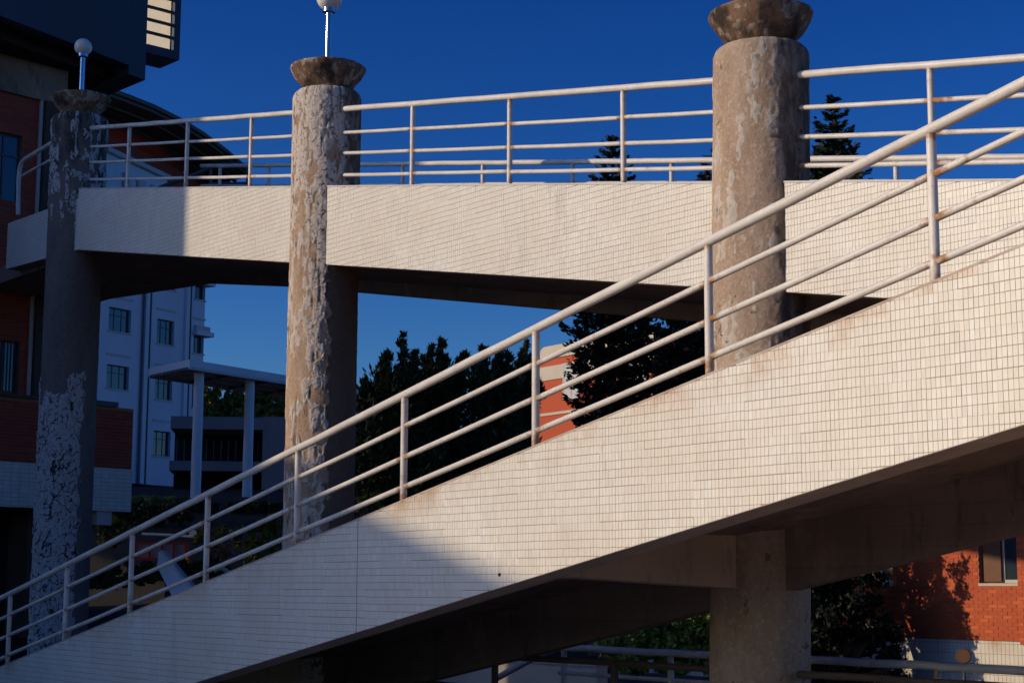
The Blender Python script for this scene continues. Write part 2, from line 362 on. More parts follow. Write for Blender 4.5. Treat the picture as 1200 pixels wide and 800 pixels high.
# ------------------------------------------------------------------ tiled walls
TW, TH = .043, .0718
def clip_poly(poly, a, b, c):                       # keep a*s+b*z <= c
    out = []
    for i in range(len(poly)):
        p, q = poly[i], poly[(i+1) % len(poly)]; dp, dq = a*p[0]+b*p[1]-c, a*q[0]+b*q[1]-c
        if dp <= 0: out.append(p)
        if (dp <= 0) != (dq <= 0): t = dp/(dp-dq); out.append((p[0]+t*(q[0]-p[0]), p[1]+t*(q[1]-p[1])))
    return out
def tile_field(parent, Pf, off, s0, s1, zb, zt, m, m1, singles=0, smax=0, name='tile_field', jw=.0038, jh=.0056):
    """Every tile on the wall between the lines zb(s) and zt(s); the nearest ones as objects of their own."""
    outd = Pf(0, -1, 0)-Pf(0, 0, 0); ax = Pf(1, 0, 0)-Pf(0, 0, 0)
    halves = []
    kt, kb = zt(1)-zt(0), zb(1)-zb(0)
    for sgn, k, c in ((1, kt, zt(0)-.004), (-1, kb, zb(0)+.004)): halves.append((-sgn*k, sgn, sgn*c))
    halves += [(1, 0, s1), (-1, 0, -s0)]
    i0, i1 = int(math.floor(s0/TW)), int(math.ceil(s1/TW))
    full = []; cut = []
    for i in range(i0, i1):
        lo = min(zb(i*TW), zb((i+1)*TW)); hi = max(zt(i*TW), zt((i+1)*TW))
        for j in range(int(math.floor(lo/TH))-1, int(math.ceil(hi/TH))+1):
            sh = (i//7, j//4); h = hash((sh[0]*7919+sh[1]*104729)) ; r1 = ((h*2654435761) & 0xffff)/65535-.5; r2 = ((h*40503*977) & 0xffff)/65535-.5
            a = i*TW+jw/2+r1*.0034; b = j*TH+jh/2+r2*.005; c = a+TW-jw; d = b+TH-jh
            pts = [(a, b), (c, b), (c, d), (a, d)]
            ins = [all(A*p[0]+B*p[1] <= C for A, B, C in halves) for p in pts]
            if all(ins): full.append(pts)
            elif any(ins) or True:
                q = pts
                for hf in halves:
                    q = clip_poly(q, *hf)
                    if len(q) < 3: break
                if len(q) >= 3:
                    ar = .5*abs(sum(q[k][0]*q[(k+1) % len(q)][1]-q[(k+1) % len(q)][0]*q[k][1] for k in range(len(q))))
                    if ar > 2e-4: cut.append(q)
    full = [q for q in full if True]
    full.sort(key=lambda p: -p[0][0] if p[2][0] < smax else 99)
    one = full[:singles]; rest = full[singles:]
    mb = MB()
    for q in rest+cut:
        k = len(q); pr = .0035+random.random()*.0012; tx, tz = random.uniform(-.012, .012), random.uniform(-.012, .012)
        cs = sum(p[0] for p in q)/k; cz = sum(p[1] for p in q)/k
        front = [Pf(p[0], off, p[1])+outd*(pr+tx*(p[0]-cs)+tz*(p[1]-cz)) for p in q]
        back = [Pf(p[0], off, p[1])-outd*.001 for p in q]
        Fc = [tuple(range(k))]+[(a+k, (a+1) % k+k, (a+1) % k, a) for a in range(k)]
        mb.add(np.array(front+back), Fc, tint=.62*random.random()+.38*((int(cs/(7*TW))*7919+int(cz/(4*TH))*104729)*2654435761 % 9973)/9973, edge=[zt(p[0])-p[1] for p in q]*2)
    mb.build(name, m, parent, kind='stuff')
    vs = []
    for v in range(6):
        w, h = (TW-jw)/2, (TH-jh)/2; t = MB(); pr = .0035+v*.0003; tx, tz = random.uniform(-.012, .012), random.uniform(-.012, .012)
        q = [(-w, -h), (w, -h), (w, h), (-w, h)]
        V = [ax*a+V3(0, 0, b)+outd*(pr+tx*a+tz*b) for a, b in q]+[ax*a+V3(0, 0, b)-outd*.001 for a, b in q]
        t.add(np.array(V), [(0, 1, 2, 3)]+[(a+4, (a+1) % 4+4, (a+1) % 4, a) for a in range(4)])
        o = t.build('tile', m1); vs.append(o.data); bpy.data.objects.remove(o)
    po = origin_of(parent)
    for n, q in enumerate(one):
        o = bpy.data.objects.new('tile', random.choice(vs)); COL.objects.link(o); o.parent = parent
        o.location = tuple(Pf((q[0][0]+q[2][0])/2, off, (q[0][1]+q[2][1])/2)-po)

# ------------------------------------------------------------------ lower ramp
lower = thing('lower_ramp', P1(-20, O1+1.8, GZ), 'white tiled ramp rising to the right across the front of the picture', 'ramp')
S1_L = -29.0; W1 = 3.72
def sweep(mb, Pf, s0, s1, sect):                    # cross-section [(offset, zfunc)] swept along s
    a = [Pf(s0, o, z(s0)) for o, z in sect]; b = [Pf(s1, o, z(s1)) for o, z in sect]; k = len(a)
    mb.add(np.array(a+b), [tuple(range(k))[::-1], tuple(i+k for i in range(k))]+[(i, (i+1) % k, (i+1) % k+k, i+k) for i in range(k)])
    return mb
def lift(f, d): return lambda s: f(s)+d
sweep(MB(), P1, S1_L, S_END, [(O1, zb1), (O1+.30, zb1), (O1+.30, zt1), (O1, zt1)]).build('side_wall', M['grout'], lower)
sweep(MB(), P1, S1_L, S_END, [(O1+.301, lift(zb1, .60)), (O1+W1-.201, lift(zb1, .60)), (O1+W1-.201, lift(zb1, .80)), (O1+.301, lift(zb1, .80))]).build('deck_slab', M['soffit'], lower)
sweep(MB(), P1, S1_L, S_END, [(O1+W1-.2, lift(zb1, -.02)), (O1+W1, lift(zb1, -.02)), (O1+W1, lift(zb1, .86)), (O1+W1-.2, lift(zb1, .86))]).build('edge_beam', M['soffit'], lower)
sweep(MB(), P1, S1_L, S_END, [(O1-.006, lift(zt1, -.006)), (O1+.31, lift(zt1, -.006)), (O1+.31, lift(zt1, .012)), (O1-.006, lift(zt1, .012))]).build('coping', M['cement'], lower)
s_seam = float(hit(419, 660, N1, O1)@D1)
tile_field(lower, P1, O1, S1_L, s_seam-.012, zb1, zt1, M['tile'], M['tile_one'], 0)
tile_field(lower, P1, O1, s_seam+.012, S_END, zb1, zt1, M['tile'], M['tile_one'], 300, -6.98)
wh = hit(586, 673, N1, O1)
MB().tube([wh-N1*.012, wh+N1*.03], .016, 10).build('weep_hole', M['dark'], lower)

# ------------------------------------------------------------------ upper ramp
W2 = 3.70; O2F = O2+W2
zf2 = line2((420, 343), (640, 362), O2F)            # underside of the far edge beam
upper = thing('upper_ramp', P2(-20, O2+1.7, GZ), 'white tiled ramp overhead, climbing to the brick building at left', 'ramp')
sweep(MB(), P2, S2_L, S_END, [(O2, zb2), (O2+.30, zb2), (O2+.30, zt2), (O2, zt2)]).build('side_wall', M['grout'], upper)
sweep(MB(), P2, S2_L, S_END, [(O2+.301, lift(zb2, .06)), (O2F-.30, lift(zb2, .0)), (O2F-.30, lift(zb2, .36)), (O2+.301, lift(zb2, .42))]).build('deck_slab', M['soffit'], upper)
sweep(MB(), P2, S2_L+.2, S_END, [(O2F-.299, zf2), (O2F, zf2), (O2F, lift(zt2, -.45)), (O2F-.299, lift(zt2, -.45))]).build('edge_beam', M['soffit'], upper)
sweep(MB(), P2, S2_L, S_END, [(O2-.012, lift(zt2, -.004)), (O2+.31, lift(zt2, -.004)), (O2+.31, lift(zt2, .018)), (O2-.012, lift(zt2, .018))]).build('coping', M['trim'], upper)
tile_field(upper, P2, O2, S2_L, S_END, zb2, zt2, M['tile_up'], M['tile_one'], 0)

# landing that joins both ramps, just right of the frame, on one stout pier
zl = zt1(S_END)
lnd = thing('turning_landing', P1(S_END+2.2, O1+3, GZ), 'landing slab where the two white ramps meet past the right edge', 'landing')
mb = MB()
lp = [P1(S_END, O1, 0), P1(S_END+4.2, O1, 0), P1(S_END+4.2, O1+8.4, 0), P1(S_END-.4, O1+8.4, 0)]
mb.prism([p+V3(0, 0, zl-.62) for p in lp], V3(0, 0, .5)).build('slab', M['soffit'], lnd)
mb = MB(); c = P1(S_END+2.2, O1+4, 0)
mb.lathe(c, [(.6, GZ-.3), (.6, zl-.62)], 32).build('pier', M['concrete'], lnd, smooth='auto')

# landing wall left of the leftmost column
zL0 = float(hit(8, 315, N2, O2+.0)[2]); sL0 = float(hit(8, 290, N2, O2)@D2)
zLb = line2((8, 315), (92, 292.5), O2); zLt = line2((8, 262), (60, 243.5), O2)
land = thing('entrance_landing', P2(S2_L-2, O2+2, GZ), 'short level landing with tiled edge left of the leftmost column', 'landing')
sweep(MB(), P2, sL0, S2_L-.012, [(O2+.004, zLb), (O2+.30, zLb), (O2+.30, zLt), (O2+.004, zLt)]).build('side_wall', M['grout'], land)
tile_field(land, P2, O2+.004, sL0, S2_L-.02, zLb, zLt, M['tile_up'], M['tile_one'], 0)
zc = zLb(S2_L)
far = [hit(335, 335, V3(0, 0, 1), zc+.02), hit(245, 333, V3(0, 0, 1), zc+.02), hit(128, 350, V3(0, 0, 1), zc+.02)]
pl = [P2(S2_L, O2+.32, 0), P2(sL0-1.5, O2+.32, 0)]
q = [at(-40, 340, 44), hit(128, 351, V3(0, 0, 1), zc+.02), hit(246, 333, V3(0, 0, 1), zc+.02)]
mb = MB(); poly = [np.array([*p[:2], zc+.03]) for p in (pl[0], pl[1], q[0], q[1], q[2])]
e = hit(350, 337, V3(0, 0, 1), zc+.02); poly.append(np.array([*e[:2], zc+.03])); poly.append(np.array([*P2(-25.0, O2F-2.2, 0)[:2], zc+.03]))
mb.prism(poly, V3(0, 0, .35)).build('slab', M['soffit'], land)

# ------------------------------------------------------------------ railings
HF = .042
def railing(name, Pf, off, zrail, zbase, fr, post_s, s0, s1, m, label, group, cols=(), rr=.027, pr=.036, single_top=True, extra=None):
    """fr: z(s) functions of the intermediate rails; cols: s-gaps where a column interrupts it."""
    t = thing(name, Pf(post_s[len(post_s)//2], off, zbase(post_s[len(post_s)//2])), label, 'railing', group)
    spans = []; a = s0
    for c0, c1 in cols: spans.append((a, c0)); a = c1
    spans.append((a, s1))
    for a, b in spans:
        k = max(2, int((b-a)/.5)); ss = np.linspace(a, b, k)
        MB().tube([Pf(x, off, zrail(x)+random.uniform(-.004, .004)) for x in ss], HF, 14, rust=[.35]+[0]*(k-2)+[.35], round_ends=True).build('handrail', m, t, smooth='auto')
    for x in post_s:
        z0, z1 = zbase(x), zrail(x)-HF*.6
        MB().tube([Pf(x, off, z0-.03), Pf(x, off, z0+.07), Pf(x, off, z0+.3*(z1-z0)), Pf(x, off, z1-.08), Pf(x, off, z1)], pr, 12, rust=[1, .75, .15, .3, .9]).build('post', m, t, smooth='auto')
    nodes = sorted(list(post_s)+[s0, s1]+[x for c in cols for x in c])
    gaps = [c for c in cols]
    for f in fr:
        for a, b in zip(nodes[:-1], nodes[1:]):
            if b-a < .12 or any(abs(a-c0) < .01 and abs(b-c1) < .01 for c0, c1 in gaps): continue
            a2 = a+.012 if a in post_s else a; b2 = b-.012 if b in post_s else b
            j = random.uniform(-.006, .006); oj = random.uniform(-.004, .004)
            MB().tube([Pf(a2, off+oj, f(a2)+j), Pf(a2*.93+b2*.07, off+oj, f(a2*.93+b2*.07)+j), Pf(a2*.5+b2*.5, off+oj, f(a2*.5+b2*.5)+j-.003), Pf(a2*.07+b2*.93, off+oj, f(a2*.07+b2*.93)+j), Pf(b2, off+oj, f(b2)+j)], rr, 10, rust=[1, .35, 0, .3, .9], round_ends=True).build('rail', m, t, smooth='auto')
    return t
zr1 = lambda s: .1752*s+4.533
def fr1(k): return lambda s: zt1(s)+k*(zr1(s)-zt1(s))
posts1 = [-28.6, -26.34, -23.96, -21.615, -19.3, -16.98, -14.715, -12.445, -10.09, -7.765, -5.45]
railing('ramp_railing', P1, O1+.055, zr1, zt1, [fr1(.705), fr1(.415), fr1(.14)], posts1, S1_L, S_END, M['paint'],
        'white pipe railing on the lower ramp, nearest to the viewer', 'white railings of the two ramps')

OR = O2+.22
zr2 = line2((150, 147), (1092, 76), OR)
fr2 = [line2((152, 169.8), (1092, 118), OR), line2((152, 188.8), (1092, 155.5), OR), line2((152, 209.5), (1092, 192), OR)]
post2 = [float(hit(x, 150, N2, OR)@D2) for x in (152, 220, 295, 483.7, 597.5, 730.5, 1092)]
cut = lambda a, b: (float(hit(a, 150, N2, OR)@D2), float(hit(b, 150, N2, OR)@D2))
s_end2 = float(hit(107, 150, N2, OR)@D2)
railing('ramp_railing', P2, OR, zr2, lift(zt2, 0), fr2, post2, s_end2, S_END, M['paint'],
        'white pipe railing along the near edge of the upper ramp, between the columns', 'white railings of the two ramps', cols=[cut(352, 402), cut(852, 936)])
OFR = O2F-.12
zrf = line2((380, 193), (1200, 184), OFR); zff = line2((640, 215.5), (1000, 213.5), OFR)
postf = [float(hit(x, 195, N2, OFR)@D2) for x in (258, 315, 388, 472, 566, 671, 787, 912, 1050, 1205)]
railing('ramp_railing', P2, OFR, zrf, lift(zt2, -.45), [zff, lift(zff, -.36)], postf, float(hit(236, 197, N2, OFR)@D2), S_END, M['paint'],
        'white railing on the far edge of the upper ramp, low behind the near railing', 'white railings of the two ramps', rr=.03)
# little railing on the entrance landing
t = thing('landing_railing', P2(sL0, O2+.2, zLt(sL0)), 'pale railing with a bent end on the entrance landing at the left edge', 'railing')
OLR = O2+.16
h = lambda x, y: hit(x, y, N2, OLR)
MB().tube([h(21, 252), h(21.5, 215), h(22.5, 200), h(25, 191), h(30, 186), h(45, 177), h(62, 167), h(74, 160)], .045, 12).build('handrail', M['paint'], t, smooth='auto')
MB().tube([h(26, 206), h(60, 187), h(72, 180)], .028, 10).build('rail', M['paint'], t, smooth='auto')
MB().tube([h(61, 245), h(61, 170)], .022, 10).build('post', M['paint'], t, smooth='auto')
# dark guard rail further back on the landing
t = thing('landing_railing', at(240, 212, 37.5), 'dark grey railing with a rising end far back on the landing', 'railing')
h = lambda x, y: at(x, y, 37.5)
MB().tube([h(178, 224), h(205, 213), h(232, 203), h(250, 195), h(262, 193), h(292, 193.5)], .05, 12).build('handrail', M['dark_frame'], t, smooth='auto')
MB().tube([h(238, 219), h(250, 216), h(292, 215)], .04, 10).build('rail', M['dark_frame'], t, smooth='auto')
for x in (180, 247, 290): MB().tube([h(x, 226), h(x, 223 if x == 180 else 195)], .035, 10).build('post', M['dark_frame'], t, smooth='auto')

# ------------------------------------------------------------------ columns
def column(px, off, ztop_px, r, kind, m, label, lamp, bowl_px, lean=0.0):
    c = hit(px, 150, N2, off); c = V3(c[0], c[1], 0); Y = c[1]
    zat = lambda y: float(at(px, y, Y)[2])
    ztop = zat(ztop_px)
    t = thing('column', (c[0], c[1], GZ), label, 'column', 'round columns between the ramps')
    nth, nz = 220, 620; z0 = GZ-.2
    th = np.linspace(0, 2*np.pi, nth, endpoint=False); zz = np.linspace(z0, ztop-.10, nz)
    TH_, ZZ = np.meshgrid(th, zz); seed = {'plain': 11, 'peel': 23, 'white': 37}[kind]
    n3 = np.stack([np.cos(TH_)*r, np.sin(TH_)*r, ZZ], -1); h01 = (ZZ-z0)/(ztop-z0)
    big = fbm(n3*np.array([1.3, 1.3, .55])+seed, 3, seed); mid = fbm(n3*np.array([5, 5, 2.6])+seed*3, 5, seed+5); fine = fbm(n3*16+seed, 4, seed+9)
    d1, d2 = worley(n3*np.array([6.5, 6.5, 4.2])+.35*np.stack([mid, fine, mid], -1), seed); edge = d2-d1
    front = np.cos(TH_-math.radians(205))           # the weather side, towards the sun
    wob = .5*np.stack([mid, fine, mid], -1)+.18*np.stack([fine, mid, fine], -1)
    chip = fbm(n3*np.array([14, 14, 5.0])+seed*7, 5, seed+13); grit = fbm(n3*34+seed, 3, seed+17)
    d1b, d2b = worley(n3*np.array([11, 11, 8])+1.3*wob, seed+3); edge2 = d2b-d1b
    if kind == 'plain':
        peel = np.clip((chip*.5+mid*.3+fine*.2-.512)*10, 0, 1)
        peel = peel*np.clip((h01-.30)*12, .15, 1)
        ca, cb = worley(n3*np.array([2.3, 2.3, 1.5])+.9*wob, 3); crack = np.clip((.021-(cb-ca))*60, 0, 1)*(big > .47)*(fine > .40)*(h01 > .34)
        pit = np.clip((.36-fbm(n3*9+3, 3, 91))*14, 0, 1)*(chip > .56)
        disp = .005*peel-.014*crack-.007*pit+.007*(fine-.5)+.005*(mid-.5)+.006*(grit-.5)+.006*(chip-.5); crack = np.maximum(crack, .6*pit)
        ang = (np.degrees(TH_)-281+180) % 360-180                  # degrees past the terminator, where shade is painted into the colour
        side_shade = np.clip((ang+22*(chip-.5)+16*(mid-.5)+10*(fine-.5))*.14, 0, 1)*(ang < 160)*np.clip((h01-.33)*14, 0, 1)
        stain = np.maximum(np.clip(h01*6-5.3, 0, 1)*.5, .95*side_shade); peel = peel*(1-.6*side_shade); crack = np.maximum(crack, .42*side_shade)  # stain and crack also carry the painted side shade
    elif kind == 'peel':
        ang = (np.degrees(TH_)-282+180) % 360-180                  # degrees past the terminator; bare concrete with shade painted into it
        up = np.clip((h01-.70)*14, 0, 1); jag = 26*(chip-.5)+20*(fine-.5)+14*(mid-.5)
        bare_shade = np.clip((ang-2-28*up+jag)*.35, 0, 1)*(ang < 150)
        strip = np.clip(1-np.abs(ang+14)/26, 0, 1)
        k = .20*big+.28*mid+.52*chip+.05*up+.11*strip+.012+.10*np.clip((.34-h01)*4, 0, 1)
        peel = np.clip((k-.515)*26, 0, 1)*(1-bare_shade); crack = np.clip((.10-edge2)*14, 0, 1)*(peel > .3)*(fine > .44)*np.clip(strip*1.6+up*.6+.2, 0, .8)
        vcr = np.clip((.03-np.abs(fbm(n3*np.array([6, 6, .7])+5, 4, 61)-.5))*45, 0, 1)*(mid > .45); crack = np.maximum(crack, .7*vcr)
        lip = np.clip(1-np.abs(bare_shade-.35)*2.4, 0, 1)*(bare_shade > .02)*(fine > .45)
        crack = np.maximum(crack*(1-bare_shade), .68*bare_shade*(1-.55*up*np.clip((chip-.48)*9, 0, 1)))  # crack also carries the shade painted on the bare side
        disp = .007*peel+.030*lip+.012*peel*np.clip((.22-edge2)*4, 0, 1)*strip-.010*crack*(1-bare_shade)+.006*(mid-.5)+.010*(fine-.5)+.008*(grit-.5)+.012*(chip-.5)*(1-bare_shade)
        stain = np.clip(h01*3-1.95, 0, 1)*np.clip((big*.3+mid*.4+fine*.3-.42)*8, 0, 1)*.85*(1-peel)
    else:
        lo = np.clip((.57+.10*(mid-.5)+.14*(big-.5)-h01)*16, 0, 1)*np.clip((np.cos(TH_-math.radians(238))-.12+.5*(chip-.5))*6, 0, 1); hi = np.clip((h01-.70)*9, 0, 1)
        k = lo*(.25+.34*big+.32*mid+.34*chip)+hi*(mid*.45+chip*.5+.045)
        peel = np.clip((k-.50)*22, 0, 1); crack = np.maximum(np.clip((.10-edge2)*12, 0, 1)*(fine > .40), np.clip((.09-edge)*12, 0, 1)*(mid > .48))*(peel > .2)
        disp = .012*peel+.024*peel*np.clip((.3-edge2)*3, 0, 1)*(mid > .5)-.014*crack+.008*(mid-.5)+.008*(fine-.5)+.004*(grit-.5)
        stain = hi*np.clip((big-.38)*6, 0, 1)*(1-peel)
    rad = r+disp; V = np.stack([np.cos(TH_)*rad+c[0], np.sin(TH_)*rad+c[1], ZZ], -1).reshape(-1, 3)
    def ring(rr, z): return np.stack([np.cos(th)*rr+c[0], np.sin(th)*rr+c[1], np.full(nth, z)+.012*(fbm(np.stack([np.cos(th)*9, np.sin(th)*9, th*0+z], -1), 3)-.5)], -1)
    V = np.r_[V, ring(r-.02, ztop-.045), ring(r-.055, ztop-.012), ring(r-.11, ztop)]
    nn = nz+3; i = np.arange(nn-1)[:, None]*nth; kk = np.arange(nth)[None, :]; k2 = (kk+1) % nth
    Fq = np.stack([i+kk, i+k2, i+nth+k2, i+nth+kk], -1).reshape(-1, 4)
    V[:, 0] += lean*(V[:, 2]-ztop)
    pad = lambda a: np.r_[a.ravel(), np.tile(a[-1], 3)]
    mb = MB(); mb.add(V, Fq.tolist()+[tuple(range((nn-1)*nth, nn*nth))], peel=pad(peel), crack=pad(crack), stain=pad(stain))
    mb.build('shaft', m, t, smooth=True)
    # planter-like bowl on the shaft
    zr = zat(bowl_px); hb = zr-ztop
    prof_ = [(.29, -.02), (.325, .02*hb), (.365, .16*hb), (.43, .38*hb), (.495, .60*hb), (.545, .82*hb), (.575, 1.0*hb), (.565, 1.08*hb), (.52, 1.11*hb), (.42, .95*hb), (.1, .8*hb)]
    nb = 160; tb = np.linspace(0, 2*np.pi, nb, endpoint=False); V = []
    prf = []
    for a, b in zip(prof_[:-1], prof_[1:]): prf += [(a[0]+(b[0]-a[0])*f, a[1]+(b[1]-a[1])*f) for f in (0, .33, .66)]
    for rr, z in prf:
        p3 = np.stack([np.cos(tb)*rr, np.sin(tb)*rr, np.full(nb, z)], -1); q = fbm(p3*11+seed, 5, seed+1)-.5
        V.append(np.stack([c[0]+np.cos(tb)*(rr+.05*q), c[1]+np.sin(tb)*(rr+.05*q), ztop+z+.03*(fbm(p3*7+9, 3, seed)-.5)], -1))
    k = len(prf); ii = np.arange(k-1)[:, None]*nb; kb = np.arange(nb)[None]; kb2 = (kb+1) % nb
    V = np.concatenate(V); p3 = V-c
    mb = MB(); mb.add(V, np.stack([ii+kb, ii+kb2, ii+nb+kb2, ii+nb+kb], -1).reshape(-1, 4).tolist()+[tuple(range(nb))[::-1], tuple(range((k-1)*nb, k*nb))],
                      peel=np.clip((fbm(p3*13+seed, 5, seed)-.545)*14, 0, 1), stain=np.clip((fbm(p3*4.5, 4, seed+2)-.40)*6, 0, 1), crack=0)
    mb.build('bowl', M['bowl'], t, smooth=True)
    if lamp:
        zc, gr, lab = lamp; zc = zat(zc); zb = ztop+hb*1.0
        L = thing('globe_lamp', (c[0], c[1], zb), lab, 'lamp', 'globe lamps on the columns')
        MB().lathe(c+V3(0, 0, 0), [(.11, zb-.06), (.11, zb+.03), (.052, zb+.035), (.052, zc-gr-.02)], 20).build('pole', M['steel'], L, smooth='auto')
        MB().lathe(c, [(.05, zc-gr-.05), (.10, zc-gr-.03), (.10, zc-gr+.03), (.07, zc-gr+.04)], 20).build('collar', M['steel'], L, smooth='auto')
        MB().lathe(c, [(gr*math.cos(a), zc+gr*math.sin(a)) for a in np.linspace(-1.5, 1.55, 22)], 28).build('globe', M['globe'], L, smooth=True)
    return c
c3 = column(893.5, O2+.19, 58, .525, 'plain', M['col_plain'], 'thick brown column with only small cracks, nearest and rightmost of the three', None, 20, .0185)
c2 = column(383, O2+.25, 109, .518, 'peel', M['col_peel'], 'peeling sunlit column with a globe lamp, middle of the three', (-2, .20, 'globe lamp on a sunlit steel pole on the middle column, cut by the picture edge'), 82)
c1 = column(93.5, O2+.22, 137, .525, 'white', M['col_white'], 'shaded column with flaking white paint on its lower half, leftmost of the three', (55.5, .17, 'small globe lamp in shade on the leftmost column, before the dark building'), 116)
# brackets that carry the lower ramp on the columns
for c, sb, za_, zc_, x in ((c3, -13.2, .167, .02, 'nearest column under the lower ramp, facing the viewer'), (c2, float(c2@D1)+.25, -1.2, -1.35, 'middle column, in the dark under the lower ramp')):
    t = thing('bracket_beam', P1(sb-.28, O1+1.8, .05), 'concrete bracket beam from the '+x, 'beam')
    mb = MB(); oe = float(c@N1)-.3; od = O1+.302; ds = .46; k = lambda s_: zb1(s_)+.599
    mb.add([P1(sb, od, za_), P1(sb, oe, zc_), P1(sb, oe, k(sb)), P1(sb, od, k(sb)), P1(sb-ds, od, za_), P1(sb-ds, oe, zc_), P1(sb-ds, oe, k(sb-ds)), P1(sb-ds, od, k(sb-ds))],
           [(0, 1, 2, 3), (7, 6, 5, 4), (0, 4, 5, 1), (3, 2, 6, 7), (0, 3, 7, 4), (1, 5, 6, 2)])
    mb.build('beam', M['pale_concrete'], t)

# ------------------------------------------------------------------ masonry helpers
def wall_cells(mb, O, e, m, us, zs, openings, w0, w1):
    """Slab pieces round rectangular openings (u0,u1,z0,z1)."""
    U = sorted(set(list(us)+[x for o in openings for x in o[:2] if us[0] < x < us[1]])); Zs = sorted(set(list(zs)+[x for o in openings for x in o[2:] if zs[0] < x < zs[1]]))
    for a, b in zip(U[:-1], U[1:]):
        st = None
        for c, d in zip(Zs[:-1], Zs[1:]):
            hole = any(o[0] <= (a+b)/2 <= o[1] and o[2] <= (c+d)/2 <= o[3] for o in openings)
            if hole:
                if st is not None: mb.span(O, e, m, a, b, w0, w1, st, c); st = None
            elif st is None: st = c
        if st is not None: mb.span(O, e, m, a, b, w0, w1, st, Zs[-1])
    return mb
def brick_field(O, e, m, u0, u1, z0, z1, openings, mat, parent, w=.25, h=.075, jt=.011, proud=.008, singles=0, pick=None):
    mb = MB(); j = 0; z = z0; q = [(-1, -1), (1, -1), (1, 1), (-1, 1)]; done = []
    cells = []
    while z+h*.9 <= z1:
        u = u0-(w/2 if j % 2 else 0)
        while u < u1:
            a, b = max(u, u0)+jt/2, min(u+w, u1)-jt/2
            for o in openings:
                if o[2] < z+h/2 < o[3]:
                    if a < o[0] < b: b = o[0]-.004
                    if a < o[1] < b: a = o[1]+.004
                    if o[0] <= (a+b)/2 <= o[1]: b = a
            if b-a > .03: cells.append((a, b, z+jt/2, z+h-jt/2))
            u += w
        z += h; j += 1
    if singles:
        t = MB(); hw, hh = (w-jt)/2, (h-jt)/2; q4 = [(-hw, -hh), (hw, -hh), (hw, hh), (-hw, hh)]; ms = []
        for v in range(6):
            t = MB(); p = proud-.002+v*.001
            t.add(np.array([e*x+V3(0, 0, y)+m*p for x, y in q4]+[e*x+V3(0, 0, y)-m*.001 for x, y in q4]), [(0, 1, 2, 3)]+[(i+4, (i+1) % 4+4, (i+1) % 4, i) for i in range(4)], tint=random.random()**1.3)
            o = t.build('brick', mat); ms.append(o.data); bpy.data.objects.remove(o)
        mine = [c for c in cells if c[1]-c[0] > w-jt-.001 and pick((c[0]+c[1])/2, (c[2]+c[3])/2)][:singles]; got = set(mine)
        po = origin_of(parent); cells = [c for c in cells if c not in got]
        for a, b, c, d in mine:
            o = bpy.data.objects.new('brick', random.choice(ms)); COL.objects.link(o); o.parent = parent; o.location = tuple(O+e*(a+b)/2+V3(0, 0, (c+d)/2)-po)
    for a, b, c, d in cells:
        p = proud+random.uniform(-.002, .003)
        V = [O+e*x+V3(0, 0, y)+m*p for x, y in ((a, c), (b, c), (b, d), (a, d))]+[O+e*x+V3(0, 0, y)-m*.001 for x, y in ((a, c), (b, c), (b, d), (a, d))]
        mb.add(np.array(V), [(0, 1, 2, 3)]+[(i+4, (i+1) % 4+4, (i+1) % 4, i) for i in range(4)], tint=random.random()**1.3)
    return mb.build('brick_courses', mat, parent, kind='stuff')
def window(O, e, m, o, parent, fm, gm, nv=2, nh=1, depth=.12, fw=.05, sill=None, name='window', label=None):
    u0, u1, z0, z1 = o; f = MB()
    f.span(O, e, m, u0, u0+fw, -depth-.05, -depth, z0, z1).span(O, e, m, u1-fw, u1, -depth-.05, -depth, z0, z1)
    f.span(O, e, m, u0+fw, u1-fw, -depth-.05, -depth, z0, z0+fw).span(O, e, m, u0+fw, u1-fw, -depth-.05, -depth, z1-fw, z1)
    for k in range(1, nv): x = u0+(u1-u0)*k/nv; f.span(O, e, m, x-fw*.4, x+fw*.4, -depth-.045, -depth+.004, z0+fw, z1-fw)
    for k in range(1, nh): y = z0+(z1-z0)*(1-k*.32); f.span(O, e, m, u0+fw, u1-fw, -depth-.04, -depth+.002, y-fw*.4, y+fw*.4)
    w = f.build(name, fm, parent)
    if label: w['label'] = label
    MB().span(O, e, m, u0+fw*.5, u1-fw*.5, -depth-.032, -depth-.02, z0+fw*.5, z1-fw*.5).build('pane', gm, w)
    if sill: MB().span(O, e, m, u0-.08, u1+.08, -depth, .07, z0-.09, z0).build('sill', sill, w)
    return w
def frame_from(px, py, Y, dx, dz):                   # facade frame through a photo point, running (dx,dz) in plan
    O = at(px, py, Y); e = unit(V3(dx, dz, 0)); m = V3(e[1], -e[0], 0)
    return V3(O[0], O[1], 0), e, m
def uz(x, y, O, e, m):                               # photo point -> (u, z) on a facade
    P = hit(x, y, m, O@m); return float((P-O)@e), float(P[2])

# ------------------------------------------------------------------ red brick building at lower right
O, e, m = frame_from(1100, 748, 30, D1[0], D1[1])
m = -N1.copy(); e = D1.copy()
b = thing('brick_building', (O[0], O[1], GZ), 'orange red brick building with a white tiled base at lower right', 'building')
uB, zB = uz(1100, 748, O, e, m); U0, U1 = -9.0, 8.0; zT = 3.2
w0 = uz(1147, 660, O, e, m)[0]; w1 = uz(1193, 660, O, e, m)[0]; zs = uz(1170, 683, O, e, m)[1]
v0 = uz(1008, 670, O, e, m)[0]; v1 = uz(1046, 670, O, e, m)[0]
wp = uz(1196, 660, O, e, m)[0]
ops = [(w0, w1, zs, zs+1.5), (v0, v1, zs, zs+1.5), (v0-3.0, v0-1.8, zs, zs+1.5), (w1+1.6, w1+2.9, zs, zs+1.5)]
wall_cells(MB(), O, e, m, (U0, U1), (zB, zT), ops, -.3, 0).build('wall', M['mortar'], b)
